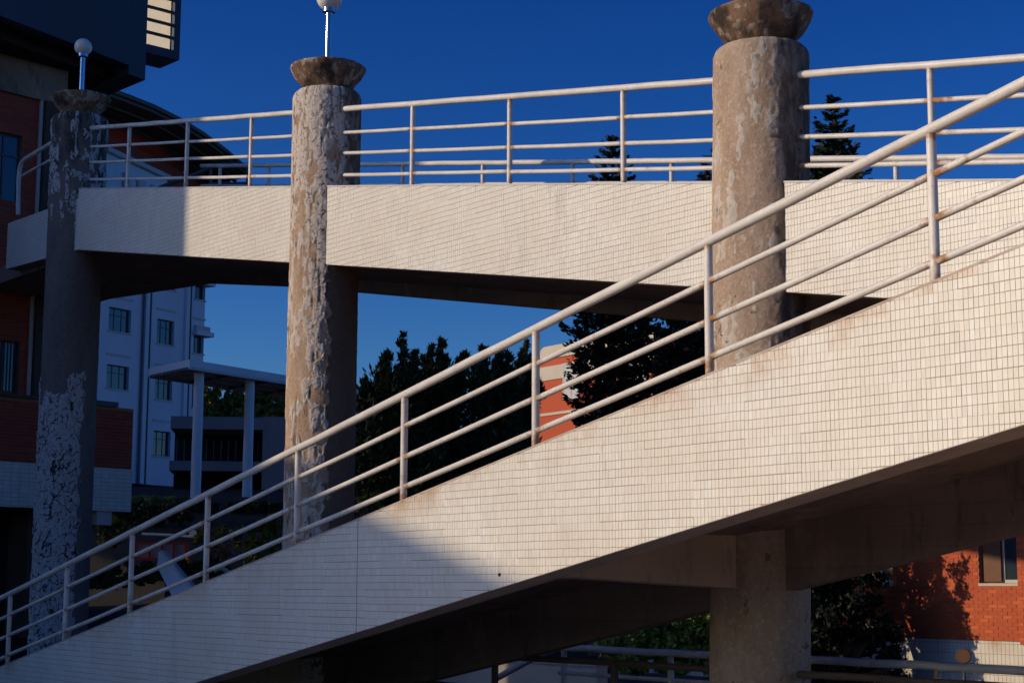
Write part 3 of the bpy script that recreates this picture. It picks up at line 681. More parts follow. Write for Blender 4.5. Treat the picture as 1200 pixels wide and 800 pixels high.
ua, zz_ = uz(1040, 748, O, e, m)[0], uz(1100, 640, O, e, m)[1]
brick_field(O, e, m, U0, U1, zB, zT, ops, M['brick'], b, .2, .06, .009, singles=300, pick=lambda u, z: ua < u < wp and z < zz_)
mb = MB(); mb.span(O, e, m, U0, U1, -.28, .02, GZ-.3, zB-.004).build('base_wall', M['grout'], b)
def Pbase(s, o, z): return O+e*s-m*o+V3(0, 0, z)
TW, TH = .085, .17
tile_field(b, Pbase, -.02, U0, U1, lambda s: GZ, lambda s: zB-.004, M['tile'], M['tile_one'], 0, name='base_tiles', jw=.008, jh=.009)
TW, TH = .043, .0718
MB().span(O, e, m, wp, wp+.9, .0, .09, zB-.05, zT).build('pilaster', M['mortar'], b)
brick_field(O+m*.09, e, m, wp, wp+.9, zB-.05, zT, [], M['brick'], b, .2, .06, .009)
for k, o in enumerate(ops):
    w = window(O, e, m, o, b, M['trim'], M['glass'], 2, 1, .14, .06)
    MB().span(O, e, m, o[0]-.02, o[1]+.02, -.13, .015, o[2]-.045, o[2]-.002).build('sill', M['cream'], w)
    if k != 1: MB().span(O, e, m, o[0]+.03, (o[0]+o[1])/2-.01, -.11, -.08, o[2]+.03, o[3]-.03).build('blind', M['shutter'], w)
    MB().span(O, e, m, (o[0]+o[1])/2+.34, o[1]-.10, -.158, -.150, o[2]+.07, o[3]-.07).build('curtain', M['cream'], w)
MB().span(O, e, m, U0, U1, -6.0, .25, zT+.002, zT+.3).build('roof', M['roof'], b)

# ------------------------------------------------------------------ far red building with pale bands and a rounded top corner
O, e, m = frame_from(632, 500, 85, D1[0], D1[1]); m = -N1.copy(); e = D1.copy()
b = thing('banded_building', (O[0], O[1], GZ), 'far red building with cream bands and rounded top, behind the dark conifers', 'building')
zt = uz(650, 405, O, e, m)[1]; L = 9.0; rc = .55
def arc_poly(z0, z1): return [O+V3(0, 0, z0), O+e*L+V3(0, 0, z0), O+e*L+V3(0, 0, z1)]+[O+e*(rc-rc*math.sin(a))+V3(0, 0, z1-rc+rc*math.cos(a)) for a in np.linspace(0, math.pi/2, 7)]
za = lambda y: uz(634, y, O, e, m)[1]
MB().prism(arc_poly(GZ, zt), -m*8).build('wall', M['brick'], b)
MB().prism([p+m*.06 for p in arc_poly(zt-.62, zt+.02)], -m*.2).build('parapet_band', M['cream'], b)
for y0, y1 in ((431, 447), (485, 488), (525, 529)):
    z0, z1 = za(y1), za(y0); MB().span(O, e, m, -.05, L, -.1, .05, z0, z1).build('band', M['cream'], b)
for k in range(3):
    u = uz(668, 460, O, e, m)[0]+k*2.6; z = za(468)
    w = window(O, e, m, (u-.5, u+.8, z-.2, z+1.6), b, M['trim'], M['trim'], 2, 1, -.08, .08)

# ------------------------------------------------------------------ brick building at left, around the entrance landing
e = unit(V3(.67, .74, 0)); m = V3(e[1], -e[0], 0); O = at(47, 463, 36); O = V3(O[0], O[1], 0)
b = thing('brick_building', (O[0], O[1], GZ), 'dark red brick building in shade at the left edge, under the blue overhang', 'building')
Z = lambda y, x=30: uz(x, y, O, e, m)[1]
Ux = lambda x, y=300: uz(x, y, O, e, m)[0]
U0 = -4.0; uE = Ux(155, 520)
zp0, zp1 = Z(541, 20), Z(466, 20)                     # brick parapet
MB().span(O, e, m, U0, uE, -.25, 0, zp0, zp1).build('parapet', M['mortar'], b)
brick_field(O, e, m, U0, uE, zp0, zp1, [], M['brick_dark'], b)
MB().span(O, e, m, U0, Ux(49), -.05, .08, zp1+.002, zp1+.07).build('parapet_ledge', M['wood'], b)
MB().span(O, e, m, Ux(112, 475), uE-.45, -.3, .07, zp1+.002, zp1+.11).build('parapet_cap', M['dark_frame'], b)
zt0 = Z(594, 20)
MB().span(O, e, m, U0, uE+.02, -.25, .012, zt0, zp0-.004).build('base_band', M['grout'], b)
def Pleft(s, o, z): return O+e*s-m*o+V3(0, 0, z)
TW, TH = .2, .085
tile_field(b, Pleft, -.012, U0, uE+.02, lambda s: zt0, lambda s: zp0-.004, M['tile_up'], M['tile_one'], 240, uE-.02, name='base_tiles', jw=.008, jh=.008)
TW, TH = .043, .0718
MB().span(O, e, m, U0, uE, -5, -.3, zt0+.05, zt0+.3).build('floor_slab', M['soffit'], b)
O1b = O-m*1.1                                        # recessed wall with windows, set behind the parapet
ur = uz(37, 420, O1b, e, m)[0]; Zr = lambda y: uz(20, y, O1b, e, m)[1]
zlow, zmid, ztop_ = zp1-.9, Zr(330), Zr(112)
opl = [(uz(-12, 430, O1b, e, m)[0], uz(23, 430, O1b, e, m)[0], Zr(461), Zr(399)), (uz(-14, 190, O1b, e, m)[0], uz(26, 190, O1b, e, m)[0], Zr(238), Zr(158))]
wall_cells(MB(), O1b, e, m, (U0-1, ur), (zlow, ztop_), opl, -.3, 0).build('wall', M['mortar'], b)
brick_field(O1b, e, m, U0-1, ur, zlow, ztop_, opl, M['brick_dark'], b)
w = window(O1b, e, m, opl[0], b, M['dark_frame'], M['glass'], 2, 1, .1, .05)
for k in range(9):
    x = opl[0][0]+(opl[0][1]-opl[0][0])*(k+.5)/9; MB().tube([O1b+e*x-m*.04+V3(0, 0, opl[0][2]), O1b+e*x-m*.04+V3(0, 0, opl[0][3])], .012, 6).build('grille_bar', M['dark_frame'], w)
window(O1b, e, m, opl[1], b, M['dark_frame'], M['glass'], 2, 2, .1, .05)
MB().span(O1b, e, m, ur-.10, ur-.03, .012, .07, zlow, ztop_).build('downpipe', M['trim'], b)
MB().span(O1b, e, m, ur+.002, ur+.55, -.6, .15, GZ, ztop_).build('pier', M['wood'], b)
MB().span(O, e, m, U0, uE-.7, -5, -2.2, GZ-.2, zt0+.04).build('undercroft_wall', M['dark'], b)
MB().span(O, e, m, Ux(116, 590), Ux(133, 590), -.24, -.05, zt0-.3, zt0-.002).build('drop_beam', M['trim'], b)

# dark blue overhanging storey above it
zq = lambda x, y, Y: at(x, y, Y)
b2 = thing('overhanging_storey', at(60, 60, 37), 'dark blue grey overhanging upper storey at top left', 'building')
A, B = at(-40, 14.6, 33.4), at(170, 94.5, 38.0)
zmn = (A[2]+B[2])/2; A[2] = B[2] = 0
e2 = unit(B-A); m2 = V3(e2[1], -e2[0], 0); Lb = np.linalg.norm(B-A)
zA = uz(0, 30, A, e2, m2)[1]; zB_ = uz(170, 94, A, e2, m2)[1]
zbot = zB_; zlow2 = uz(150, 76, A, e2, m2)[1]
MB().span(A, e2, m2, 0, Lb-.55, -.25, 0, zlow2, zlow2+3.2).build('fascia', M['blue_wall'], b2)
pb = hit(127, 112, V3(0, 0, 1), zbot); Bq = A+e2*Lb; sd = unit(V3(pb[0]-Bq[0], pb[1]-Bq[1], 0))
MB().prism([Bq+V3(0, 0, zbot), Bq-e2*.546+V3(0, 0, zbot), Bq-e2*.546+sd*6+V3(0, 0, zbot), Bq+sd*6+V3(0, 0, zbot)], V3(0, 0, zlow2+3.2-zbot)).build('corner_pier', M['blue_wall'], b2)
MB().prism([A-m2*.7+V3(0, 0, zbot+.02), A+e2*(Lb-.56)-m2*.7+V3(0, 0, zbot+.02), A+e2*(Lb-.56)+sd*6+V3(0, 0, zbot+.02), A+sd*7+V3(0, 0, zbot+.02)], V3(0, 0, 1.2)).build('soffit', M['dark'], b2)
zs0 = uz(20, 112, O1b, e, m)[1]
MB().span(O1b, e, m, U0-1, ur+.55, -.5, .1, ztop_+.002, zlow2+.1).build('head_wall', M['soffit'], b2)

MB().prism([A-m2*.252+V3(0, 0, zbot+.35), A+e2*(Lb-.56)-m2*.252+V3(0, 0, zbot+.35), A+e2*(Lb-.56)+sd*6+V3(0, 0, zbot+.35), A+sd*7+V3(0, 0, zbot+.35)], V3(0, 0, zlow2+3.1-zbot-.35)).build('storey_body', M['blue_wall'], b2)
MB().span(O1b, e, m, U0-1, ur+.5, -4.5, -.61, zp1, ztop_-.05).build('body', M['wood'], b)

# louvred stair tower behind the overhang
Yt = 60; A = at(140, 50, Yt); A = V3(A[0], A[1], 0); e3 = unit(V3(.74, .67, 0)); m3 = V3(e3[1], -e3[0], 0)
t = thing('louvred_tower', at(190, 60, Yt), 'dark stair tower with a barred opening and a sunlit panel, behind the blue overhang', 'tower')
f3 = lambda x, y: uz(x, y, A, e3, m3)
uL, uR = f3(171, 30)[0], f3(211.5, 30)[0]; zb_ = f3(211, 71)[1]; zo = f3(203, 59)[1]; ztp = zb_+3.2
uo = f3(204, 40)[0]
MB().span(A, e3, m3, uL-.9, uR, -1.4, 0, zb_, zo).build('floor_slab', M['blue_wall'], t)
MB().span(A, e3, m3, uo, uR, -1.4, .002, zo+.002, ztp).build('corner_post', M['blue_wall'], t)
MB().span(A, e3, m3, uL-.9, uR, -1.4, .0, ztp+.002, ztp+.3).build('roof', M['blue_wall'], t)
hp = (f3(190, 8)[1]-f3(190, 53)[1])/3
for k in range(1, 5): MB().span(A, e3, m3, uL-.9, uo-.002, -.12, -.03, zo+k*hp-.06, zo+k*hp+.04).build('bar', M['wood'], t)
q0 = A+e3*(uo-.05)-m3*.2; dd = unit(V3(-N1[1], N1[0], 0))
dd = unit(V3(-.86, .51, 0)); nn_ = V3(-dd[1], dd[0], 0)
MB().prism([q0+V3(0, 0, zo+.01), q0+dd*1.5+V3(0, 0, zo+.01), q0+dd*1.5+V3(0, 0, ztp-.01), q0+V3(0, 0, ztp-.01)], -nn_*.08).build('back_panel', M['cream'], t)

# eave, red wall and white wall seen over the landing
Y0 = 43.0; A = at(120, 101, Y0); Bp = at(292, 197, 51.0)
t = thing('roofed_wing', V3(A[0]-2, A[1]+2, at(200, 262, 46)[2]), 'low wing with a deep sloping eave over red and white walls, behind the landing railing', 'building')
side = V3(-1.15, .22, -.2); dn = V3(0, 0, -.2)
ext = unit(Bp-A)
E_ = [A-ext*2.5]+[at(*p) for p in ((120, 101, 43), (150, 112, 44.3), (180, 124, 45.6), (210, 139, 47), (236, 155, 48.4), (262, 174, 49.8), (292, 200, 51))]
mb = MB()
for p, q in zip(E_[:-1], E_[1:]): mb.prism([p, q, q+side*1.6, p+side*1.6], dn)
mb.build('roof', M['roof'], t)
mb = MB()
for p, q in zip(E_[:-1], E_[1:]): mb.tube([p+V3(.03, -.03, -.05), q+V3(.03, -.03, -.05)], .075, 8)
mb.build('gutter', M['dark_frame'], t)
Q = [E_[0], E_[-1]]
for k, f in enumerate((.28, .42, .72)):
    for p, q in zip(E_[:-1], E_[1:]): Q = [p, q]; MB().prism([Q[0]+side*f*1.2+dn*1.12, Q[1]+side*f*1.2+dn*1.12, Q[1]+side*(f+.06)*1.2+dn*1.12, Q[0]+side*(f+.06)*1.2+dn*1.12], dn*.25).build('eave_batten', M['wood'], t)
wl0 = A-ext*2.5+side*1.3; wl1 = Bp+side*1.3
def drop(p, z): return V3(p[0], p[1], z)
zr_ = at(150, 205, 46)[2]
zfl = at(200, 262, 46)[2]
MB().prism([drop(wl0, zfl), drop(wl1, zfl), wl1-V3(0, 0, .1), wl0-V3(0, 0, .1)], unit(side)*.3).build('red_wall', M['brick_dark'], t)
A2 = at(122, 178, 42); B2 = at(196, 212, 45.5); 
MB().prism([drop(A2, zfl), drop(B2, zfl), B2, A2], unit(side)*.3).build('white_wall', M['white_wall'], t)
MB().prism([A2, B2, B2+V3(0, 0, .12), A2+V3(0, 0, .12)], -unit(side)*.12).build('string_course', M['trim'], t)
for k in range(3):
    p = A2+(B2-A2)*(.28+.22*k); q = A2+(B2-A2)*(.40+.22*k)
    MB().prism([drop(p, zfl)-unit(side)*.02, drop(q, zfl)-unit(side)*.02, q-V3(0, 0, .32)-unit(side)*.02, p-V3(0, 0, .32)-unit(side)*.02], -unit(side)*.05).build('panel', M['trim'], t)

# ------------------------------------------------------------------ white apartment block behind
O, e, m = frame_from(140, 450, 100, .545, .838)
b = thing('apartment_block', (O[0], O[1], terrain_z(O[0], O[1])), 'white block of flats with dark windows and downpipes, far behind the leftmost column', 'building')
f4 = lambda x, y: uz(x, y, O, e, m)
u0 = f4(60, 450)[0]; u1 = f4(239.5, 380)[0]; z0 = f4(180, 568)[1]; z1 = z0+17.5
def rect(xa, ya, xb, yb): a, z_1 = f4(xa, ya); c, z_0 = f4(xb, yb); return (a, c, min(z_0, z_1), max(z_0, z_1))
wa = rect(128, 359, 153, 391); wb = rect(126, 424.5, 150.5, 457.5); fl = wa[2]-wb[2]
wc = rect(184.5, 373, 203.5, 405); wd = rect(183, 441, 201.5, 469.5); we = rect(181, 500, 198.5, 534)
wf = rect(227.5, 384, 238, 415)
ops = []
for base, cols_ in ((wa, 1), (wc, 1), (wf, 1)):
    for k in range(-3, 4):
        o = (base[0], base[1], base[2]+k*fl, base[3]+k*fl)
        if o[2] > z0+.4 and o[3] < z1-.5: ops.append(o)
wall_cells(MB(), O, e, m, (u0, u1), (z0, z1), ops, -.35, 0).build('wall', M['white_wall'], b)
MB().span(O, e, m, u0, u1-.4, -9, -.36, z0, z1).build('core', M['white_wall'], b)
for o in ops:
    window(O, e, m, o, b, M['dark_frame'], M['glass'], 3, 2, .2, .06, M['trim'])
    MB().span(O, e, m, o[0]-.1, o[1]+.1, -.0, .05, o[3]+.55, o[3]+.68).build('hood_mould', M['trim'], b)
for x in (167, 214.5):
    a = f4(x, 420)[0]; MB().span(O, e, m, a, a+.32, .002, .16, z0, z1).build('pilaster', M['white_wall'], b)
for x in (173.5, 220.5, 165):
    a = f4(x, 420)[0]; MB().tube([O+e*a+m*.1+V3(0, 0, z0), O+e*a+m*.1+V3(0, 0, z1)], .055, 8).build('downpipe', M['dark_frame'], b, smooth='auto')
for y in (394, 334):
    z = f4(236, y)[1]; a = f4(226, y)[0]
    MB().span(O, e, m, a, u1+.55, -1.4, .35, z, z+.28).build('cornice', M['white_wall'], b)
    MB().span(O, e, m, a+.1, u1+.35, -1.2, .2, z+.282, z+.62).build('cornice_moulding', M['trim'], b)
MB().span(O, e, m, u0, u1+.3, -9, .25, z1+.002, z1+.4).build('roof_slab', M['white_wall'], b)
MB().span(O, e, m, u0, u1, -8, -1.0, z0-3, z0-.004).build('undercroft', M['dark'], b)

# entrance canopy on round columns
Ycan = 62.0; A = at(222, 432.5, Ycan); zc = A[2]; A = V3(A[0], A[1], 0)
ec = unit(V3(.545, .838, 0)); mc = V3(ec[1], -ec[0], 0); el = unit(V3(-.61, .79, 0))
t = thing('entrance_canopy', (A[0], A[1], terrain_z(A[0], A[1])), 'flat white canopy on round posts in front of the white flats', 'canopy')
th = uz(222, 421, A, ec, mc)[1]-zc; Lc = uz(430, 464, A, ec, mc)[0]
def cquad(u, v, z): return A+ec*u+el*v+V3(0, 0, z)
MB().prism([cquad(0, 0, zc+.10), cquad(Lc, 0, zc+.10), cquad(Lc, 3.4, zc+.10), cquad(0, 3.4, zc+.10)], V3(0, 0, th-.10)).build('roof_slab', M['white_wall'], t)
mb = MB()
for v in (0.0, 1.1, 2.2, 3.3): mb.prism([cquad(0, v, zc), cquad(Lc, v, zc), cquad(Lc, v+.09, zc), cquad(0, v+.09, zc)], V3(0, 0, .098))
mb.build('edge_rib', M['trim'], t)
for k in range(int(Lc/2.2)+1):
    u = min(k*2.2, Lc-.1); MB().prism([cquad(u, .095, zc+.004), cquad(u+.08, .095, zc+.004), cquad(u+.08, 3.29, zc+.004), cquad(u, 3.29, zc+.004)], V3(0, 0, .093)).build('rib', M['dark_frame'], t)
for x, dy in ((231.5, .55), (291.5, .55)):
    r0 = ray(x, 500); Pm = mc; tt = ((A+el*dy)@Pm)/(r0@Pm); P = r0*tt
    MB().lathe(V3(P[0], P[1], 0), [(.19, terrain_z(P[0], P[1])-.3), (.185, zc+.1)], 24).build('post', M['white_wall'], t, smooth='auto')
for u in (9.2, 14.0, 18.8):
    if u < Lc: P = cquad(u, .5, 0); MB().lathe(P, [(.19, terrain_z(P[0], P[1])-.3), (.185, zc+.1)], 24).build('post', M['white_wall'], t, smooth='auto')

# balconied pavilion behind the canopy
Yp = 84.0; A = at(236, 500, Yp); A = V3(A[0], A[1], 0); ex = unit(V3(1, .12, 0)); mx_ = V3(ex[1], -ex[0], 0)
t = thing('pavilion', (A[0]+3, A[1]+2, terrain_z(A[0], A[1])), 'low grey pavilion with two balcony bands, in deep shade behind the canopy', 'building')
g = lambda x, y: uz(x, y, A, ex, mx_)
uA, uB_, uC = -1.5, g(308, 500)[0], g(344, 500)[0]
for ya, yb_ in ((488, 502.5), (540, 551.5)):
    z0_, z1_ = g(250, yb_)[1], g(250, ya)[1]
    MB().span(A, ex, mx_, uA, uB_, -.2, 0, z0_, z1_).build('balcony_band', M['grey_wall'], t)
    MB().span(A, ex, mx_, uA, uB_, -3.0, -.2, z0_, z0_+.2).build('balcony_floor', M['concrete'], t)
MB().span(A, ex, mx_, uB_+.002, uC+4, -4, -.05, g(250, 600)[1], g(250, 487)[1]).build('side_wall', M['grey_wall'], t)
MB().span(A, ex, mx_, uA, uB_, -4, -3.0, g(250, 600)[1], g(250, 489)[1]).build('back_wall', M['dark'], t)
for k in range(14):
    u = uA+.3+k*.36
    if u < uB_: MB().tube([A+ex*u-mx_*.6+V3(0, 0, g(250, 540)[1]), A+ex*u-mx_*.6+V3(0, 0, g(250, 514)[1])], .03, 6).build('baluster', M['dark_frame'], t)

# ------------------------------------------------------------------ trees and shrubs
def trunk_mb(base, top, r0, r1, bend=.15):
    pts = [np.asarray(base)+(np.asarray(top)-np.asarray(base))*f+V3(random.uniform(-bend, bend), random.uniform(-bend, bend), 0)*(0 < f < 1) for f in np.linspace(0, 1, 6)]
    return MB().tube(pts, list(np.linspace(r0, r1, 6)), 9)
def norfolk(apex_px, apex_y, Y, label, rmax=2.4, reach=.42, name='conifer_tree'):
    top = at(apex_px, apex_y, Y); H = top[2]-GZ; t = thing(name, (top[0], top[1], GZ), label, 'tree', 'dark conifers behind the ramps')
    tk = trunk_mb((top[0], top[1], GZ-.2), top, .22, .015, .02); Q = []; tints = []
    z = top[2]-.12; k = 0
    while z > GZ+1.0:
        d = top[2]-z; L = min(rmax, .12+reach*d**.86)*random.uniform(.9, 1.06); nb = 5+min(4, int(d)); a0 = random.random()*6.28
        for j in range(nb):
            a = a0+j*6.283/nb+random.uniform(-.18, .18); l = L*random.uniform(.78, 1.08); dirv = V3(math.cos(a), math.sin(a), 0)
            n = max(10, int(l*105)); f = rng.random(n)**.75
            side = np.cross(dirv, V3(0, 0, 1)); wv = (.06+.17*l*(1-f*.75)*min(1, l))
            P = V3(top[0], top[1], z)+dirv*(f*l)[:, None]+side*((rng.random(n)*2-1)*wv)[:, None]
            P[:, 2] += -.06*l*np.sin(f*3.14)+.22*l*f**2.2+rng.normal(size=n)*.035*(1+.25*d)**.5
            al = unit(dirv+side*((rng.random(n)*2-1)*.9)[:, None]+V3(0, 0, .35))
            Q.append(leaves(P, .17, .34, al, .35)); tints.append(rng.random(n)*(.5+.5*f))
            tk.tube([V3(top[0], top[1], z), V3(top[0], top[1], z-.05*l)+dirv*l*.5, V3(top[0], top[1], z+.15*l)+dirv*l*.92], [.012+.01*l, .01+.006*l, .005], 5, cap=False)
        z -= .20+.05*min(d, 6)+random.uniform(-.02, .03); k += 1
    H0 = top[2]-1.2; nf = 9000; zf = H0-(H0-GZ-1.5)*rng.random(nf)**.8; rf = np.minimum(rmax, .12+reach*(top[2]-zf)**.86)*.74*rng.random(nf)**.5; af = rng.random(nf)*6.283
    Q.append(leaves(np.stack([top[0]+rf*np.cos(af), top[1]+rf*np.sin(af), zf], -1), .24, .5)); tints.append(rng.random(nf)*.5)
    tk.build('trunk', M['bark'], t)
    quads('crown', np.concatenate(Q), M['leaf_pine'], t, np.concatenate(tints)); return t
norfolk(975, 112, 42, 'dark conifer whose tip shows between the upper railing bars, right of the thick column')
norfolk(717, 158, 46, 'dark sparse tipped conifer left of the thick column, its crown below the upper ramp', 1.45, .40)
norfolk(840, 172, 45, 'dark conifer mostly hidden behind the thick brown column', 2.9, .62)

def bushy(name, base, lobes, m, label, cat, n, size, group=None, trunk=True, along=None, aspect=.55, tr=.16, jit=.13):
    """lobes: list of (centre, radii)."""
    t = thing(name, base, label, cat, group)
    vol = np.array([np.prod(r)**(2/3) for _, r in lobes]); cnt = (n*vol/vol.sum()).astype(int); Q = []; tt = []
    tk = MB()
    for (c, r), k in zip(lobes, cnt):
        c = np.asarray(c, float); kc = max(3, k//70); cc = blob_points(c, np.asarray(r)*.92, kc, .25)
        ci = cc[rng.integers(0, kc, k)]; P = ci+np.clip(rng.normal(size=(k, 3)), -1.5, 1.5)*np.asarray(r)*jit
        Q.append(leaves(P, size, aspect, None if along is None else along+unit(P-ci)*.9+unit(P-c)*.35, .9 if along is None else .5)); tt.append(np.clip(rng.random(k)*.7+.3*rng.random(kc)[rng.integers(0, kc, k)], 0, 1))
        b0 = np.asarray(base, float); mid = b0*.45+c*.55
        if trunk: tk.tube([b0-V3(0, 0, .2), mid+V3(0, 0, .1), c+V3(0, 0, r[2]*.5)], [tr, tr*.55, tr*.12], 7)
    if trunk: tk.build('trunk', M['bark'], t)
    quads('crown' if trunk else 'foliage', np.concatenate(Q), m, t, np.concatenate(tt)); return t
def spires(spec, Y):                                # loose upright shoots: (px, tip_y, half width px, depth px)
    out = []; k = Y/F
    for x, y, w, h in spec:
        lean = random.uniform(-.25, .25); n = int(7+h/9)
        for q in range(n):
            f = (q+.4)/n; r = (3.2+w*.75*f**.7)*random.uniform(.7, 1.25)
            c = at(x+lean*h*(f-.2)+random.uniform(-1, 1)*w*(.35+.9*f), y+h*f+r*.5, Y+random.uniform(-.5, .5)); out.append((c, (r*k, r*k, r*k*random.uniform(1.0, 1.7))))
    return out
UPV = V3(0, 0, 1)
Yd = 50
def tree_from(spec, body, Y, label, n, name='juniper_tree'):
    lo = spires(spec, Y)+[(at(x, y, Y), (w*Y/F, w*Y/F, h*Y/F)) for x, y, w, h in body]
    b = at(sum(s[0] for s in spec)/len(spec), 600, Y); b = V3(b[0], b[1], float(terrain_z(b[0], b[1])))
    return bushy(name, b, lo, M['leaf_dark'], label, 'tree', n, .25, 'dark bushy trees behind the middle column', along=UPV*.55, aspect=.30, jit=.22)
tree_from([(428, 442, 8, 50), (452, 410, 9, 60), (472, 392, 8, 70), (484, 408, 7, 60)], [(455, 480, 38, 50), (440, 545, 45, 60), (480, 560, 45, 60)], 50, 'dark bushy tree with spiky shoots right beside the middle column', 26000)
tree_from([(505, 402, 8, 60), (516, 396, 7, 70), (541, 410, 8, 50)], [(515, 470, 34, 45), (520, 540, 45, 60)], 52, 'dark bushy tree with twin spires, second from the middle column', 20000)
tree_from([(567, 405, 9, 60), (585, 408, 9, 55), (597, 412, 6, 50)], [(575, 470, 34, 45), (580, 545, 42, 60)], 51, 'dark bushy tree with loose shoots, third from the middle column', 20000)
tree_from([(614, 402, 8, 60), (622, 415, 8, 50)], [(612, 470, 20, 50), (608, 540, 24, 50)], 54, 'narrow dark tree just left of the banded red building', 9000)

# tree whose shade falls on the red building
cT = at(964, 745, 29.4)
lob = [(cT+V3(*a), r) for a, r in (((.0, 0, .0), (.95, .8, .8)), ((.75, .1, -.35), (.85, .7, .55)), ((-.6, .2, -.5), (.8, .8, .8)), ((.45, .1, .75), (.75, .7, .55)), ((-.3, .2, 1.0), (.9, .8, .7)), ((.15, .2, 1.6), (.75, .7, .6)), ((-.2, .1, 2.4), (.65, .6, .7)), ((.75, 0, .25), (.35, .4, .3)), ((1.25, 0, -.65), (.5, .4, .35)), ((1.1, 0, .2), (.4, .4, .4)), ((-.2, 1.0, -.2), (.8, .7, .7)), ((.1, 1.1, .9), (.7, .6, .6)), ((0, 1.0, 1.9), (.6, .5, .6)), ((.5, .9, -.6), (.8, .5, .4)))]
bushy('broadleaf_tree', (cT[0], cT[1], GZ), lob, M['leaf_pine'], 'dark leafy tree beside the thick column foot, shading the brick wall', 'tree', 21000, .11)

# sunlit hedge and dry shrub under the lower ramp
lob = [(at(x, y, 24), (.33, .45, .30)) for x, y in ((728, 752), (750, 745), (775, 740), (800, 735), (825, 728), (850, 735), (740, 770), (790, 765), (835, 765))]
P = at(780, 760, 24); bushy('hedge', (P[0], P[1], GZ), lob, M['leaf_hedge'], 'bright green leafy hedge seen under the lower ramp', 'hedge', 26000, .08, trunk=False)
lob = [(at(x, y, 25), (.13, .2, .12)) for x, y in ((700, 752), (711, 748), (692, 758), (712, 760))]
P = at(705, 760, 25); bushy('dry_shrub', (P[0], P[1], GZ), lob, M['leaf_dry'], 'small dry brown shrub left of the green hedge under the ramp', 'shrub', 1500, .06, trunk=False)
# hillside greenery at left
def hill_bush(name, spec, Y, m, label, n, size, cat='shrub'):
    lob = [(at(x, y, Y), (w*Y/F, w*Y/F*1.2, h*Y/F)) for x, y, w, h in spec]; P = at(spec[0][0], spec[0][1], Y)
    return bushy(name, (P[0], P[1], float(terrain_z(P[0], P[1]))), lob, m, label, cat, n, size, trunk=False)
hill_bush('hedge', [(x, 595+random.uniform(-2, 2), 16, 12) for x in range(160, 345, 20)], 57, M['leaf_dark'], 'dark clipped hedge below the canopy posts', 12000, .13, 'hedge')
hill_bush('hedge', [(x, 583+(x-160)*.05, 12, 3.5) for x in range(164, 230, 14)], 58.5, M['leaf_hedge'], 'thin strip of yellow green leaves added as the sunlit top of the dark hedge', 3000, .10, 'hedge')  # sunlit rim of the hedge put into a lighter leaf colour
hill_bush('olive_shrub', [(120, 618, 9, 9), (134, 616, 9, 10), (148, 620, 9, 10), (128, 634, 14, 9)], 43, M['leaf_olive'], 'yellow olive shrub right beside the leftmost column', 3500, .09)
hill_bush('leafy_shrub', [(285, 632, 16, 16), (308, 625, 16, 18), (325, 640, 12, 18), (300, 650, 20, 14), (318, 615, 14, 14)], 42, M['leaf_olive'], 'big leafy green shrub left of the middle column foot', 5000, .12)
hill_bush('hedge', [(x, 606+random.uniform(-3, 3), 14, 13) for x in range(118, 230, 16)], 53, M['leaf_dark'], 'dark hedge right behind the leftmost column, below the white tiled band', 7000, .13, 'hedge')
hill_bush('olive_shrub', [(236, 628, 12, 10), (252, 632, 11, 11), (262, 622, 9, 9)], 45, M['leaf_olive'], 'olive shrub with yellow leaves above the red cart', 2600, .10)
hill_bush('low_shrub', [(x, 672+random.uniform(-5, 5)+(170-x)*.1, 16, 12) for x in range(112, 260, 12)], 37, M['leaf_dark'], 'row of low dark shrubs in front of the red cart', 14000, .10)
hill_bush('reddish_shrub', [(246, 648, 8, 7), (258, 652, 8, 7), (268, 645, 7, 7)], 41, M['leaf_red'], 'small reddish shrub beside the red cart', 1500, .08)
hill_bush('golden_tree', [(240, 470, 20, 20), (262, 466, 22, 22), (285, 470, 22, 22), (305, 474, 22, 20), (325, 474, 24, 20), (345, 470, 24, 22), (275, 490, 40, 18), (320, 490, 40, 18)], 112, M['leaf_olive'], 'yellowish tree seen between the canopy posts', 16000, .3, 'tree')
hill_bush('grass_tuft', [(408, 598, 9, 12), (425, 590, 10, 12), (440, 585, 10, 10)], 44, M['leaf_olive'], 'olive tuft of leaves right of the middle column foot', 2200, .10)

# ------------------------------------------------------------------ small things on the hillside
Yc = 44; A = at(156, 658, Yc); A = V3(A[0], A[1], 0); ec = unit(V3(1, .12, 0)); mc = V3(ec[1], -ec[0], 0)
g = lambda x, y: uz(x, y, A, ec, mc)
t = thing('red_cart', (A[0]+.7, A[1]+.4, g(190, 672)[1]), 'red flatbed cart with panelled sides on the slope behind the lower railing', 'cart')
ul, ur_ = g(160, 640)[0], g(219, 640)[0]; zl0, zl1 = g(190, 656)[1], g(190, 635)[1]
for w_ in (0, -.9):
    f = MB(); f.span(A, ec, mc, ul, ur_, w_-.04, w_, zl1-.05, zl1).span(A, ec, mc, ul, ur_, w_-.04, w_, zl0, zl0+.06)
    for k in range(5): x = ul+(ur_-ul-.05)*k/4; f.span(A, ec, mc, x, x+.05, w_-.04, w_+.003, zl0+.062, zl1-.052)
    f.build('side_frame', M['red'], t)
    for k in range(4): x = ul+(ur_-ul-.05)*k/4; MB().span(A, ec, mc, x+.055, x+(ur_-ul-.05)/4-.004, w_-.03, w_-.015, zl0+.064, zl1-.054).build('side_panel', M['pinkgrey'], t)
MB().span(A, ec, mc, ul, ur_, -.85, -.045, zl0, zl0+.05).build('bed', M['red'], t)
for x in (ul+.25, ur_-.25):
    for w_ in (-.02, -.82):
        c = A+ec*x+mc*w_+V3(0, 0, zl0-.16); MB().tube([c-mc*.05, c+mc*.05], .15, 18).build('wheel', M['rubber'], t, smooth='auto')
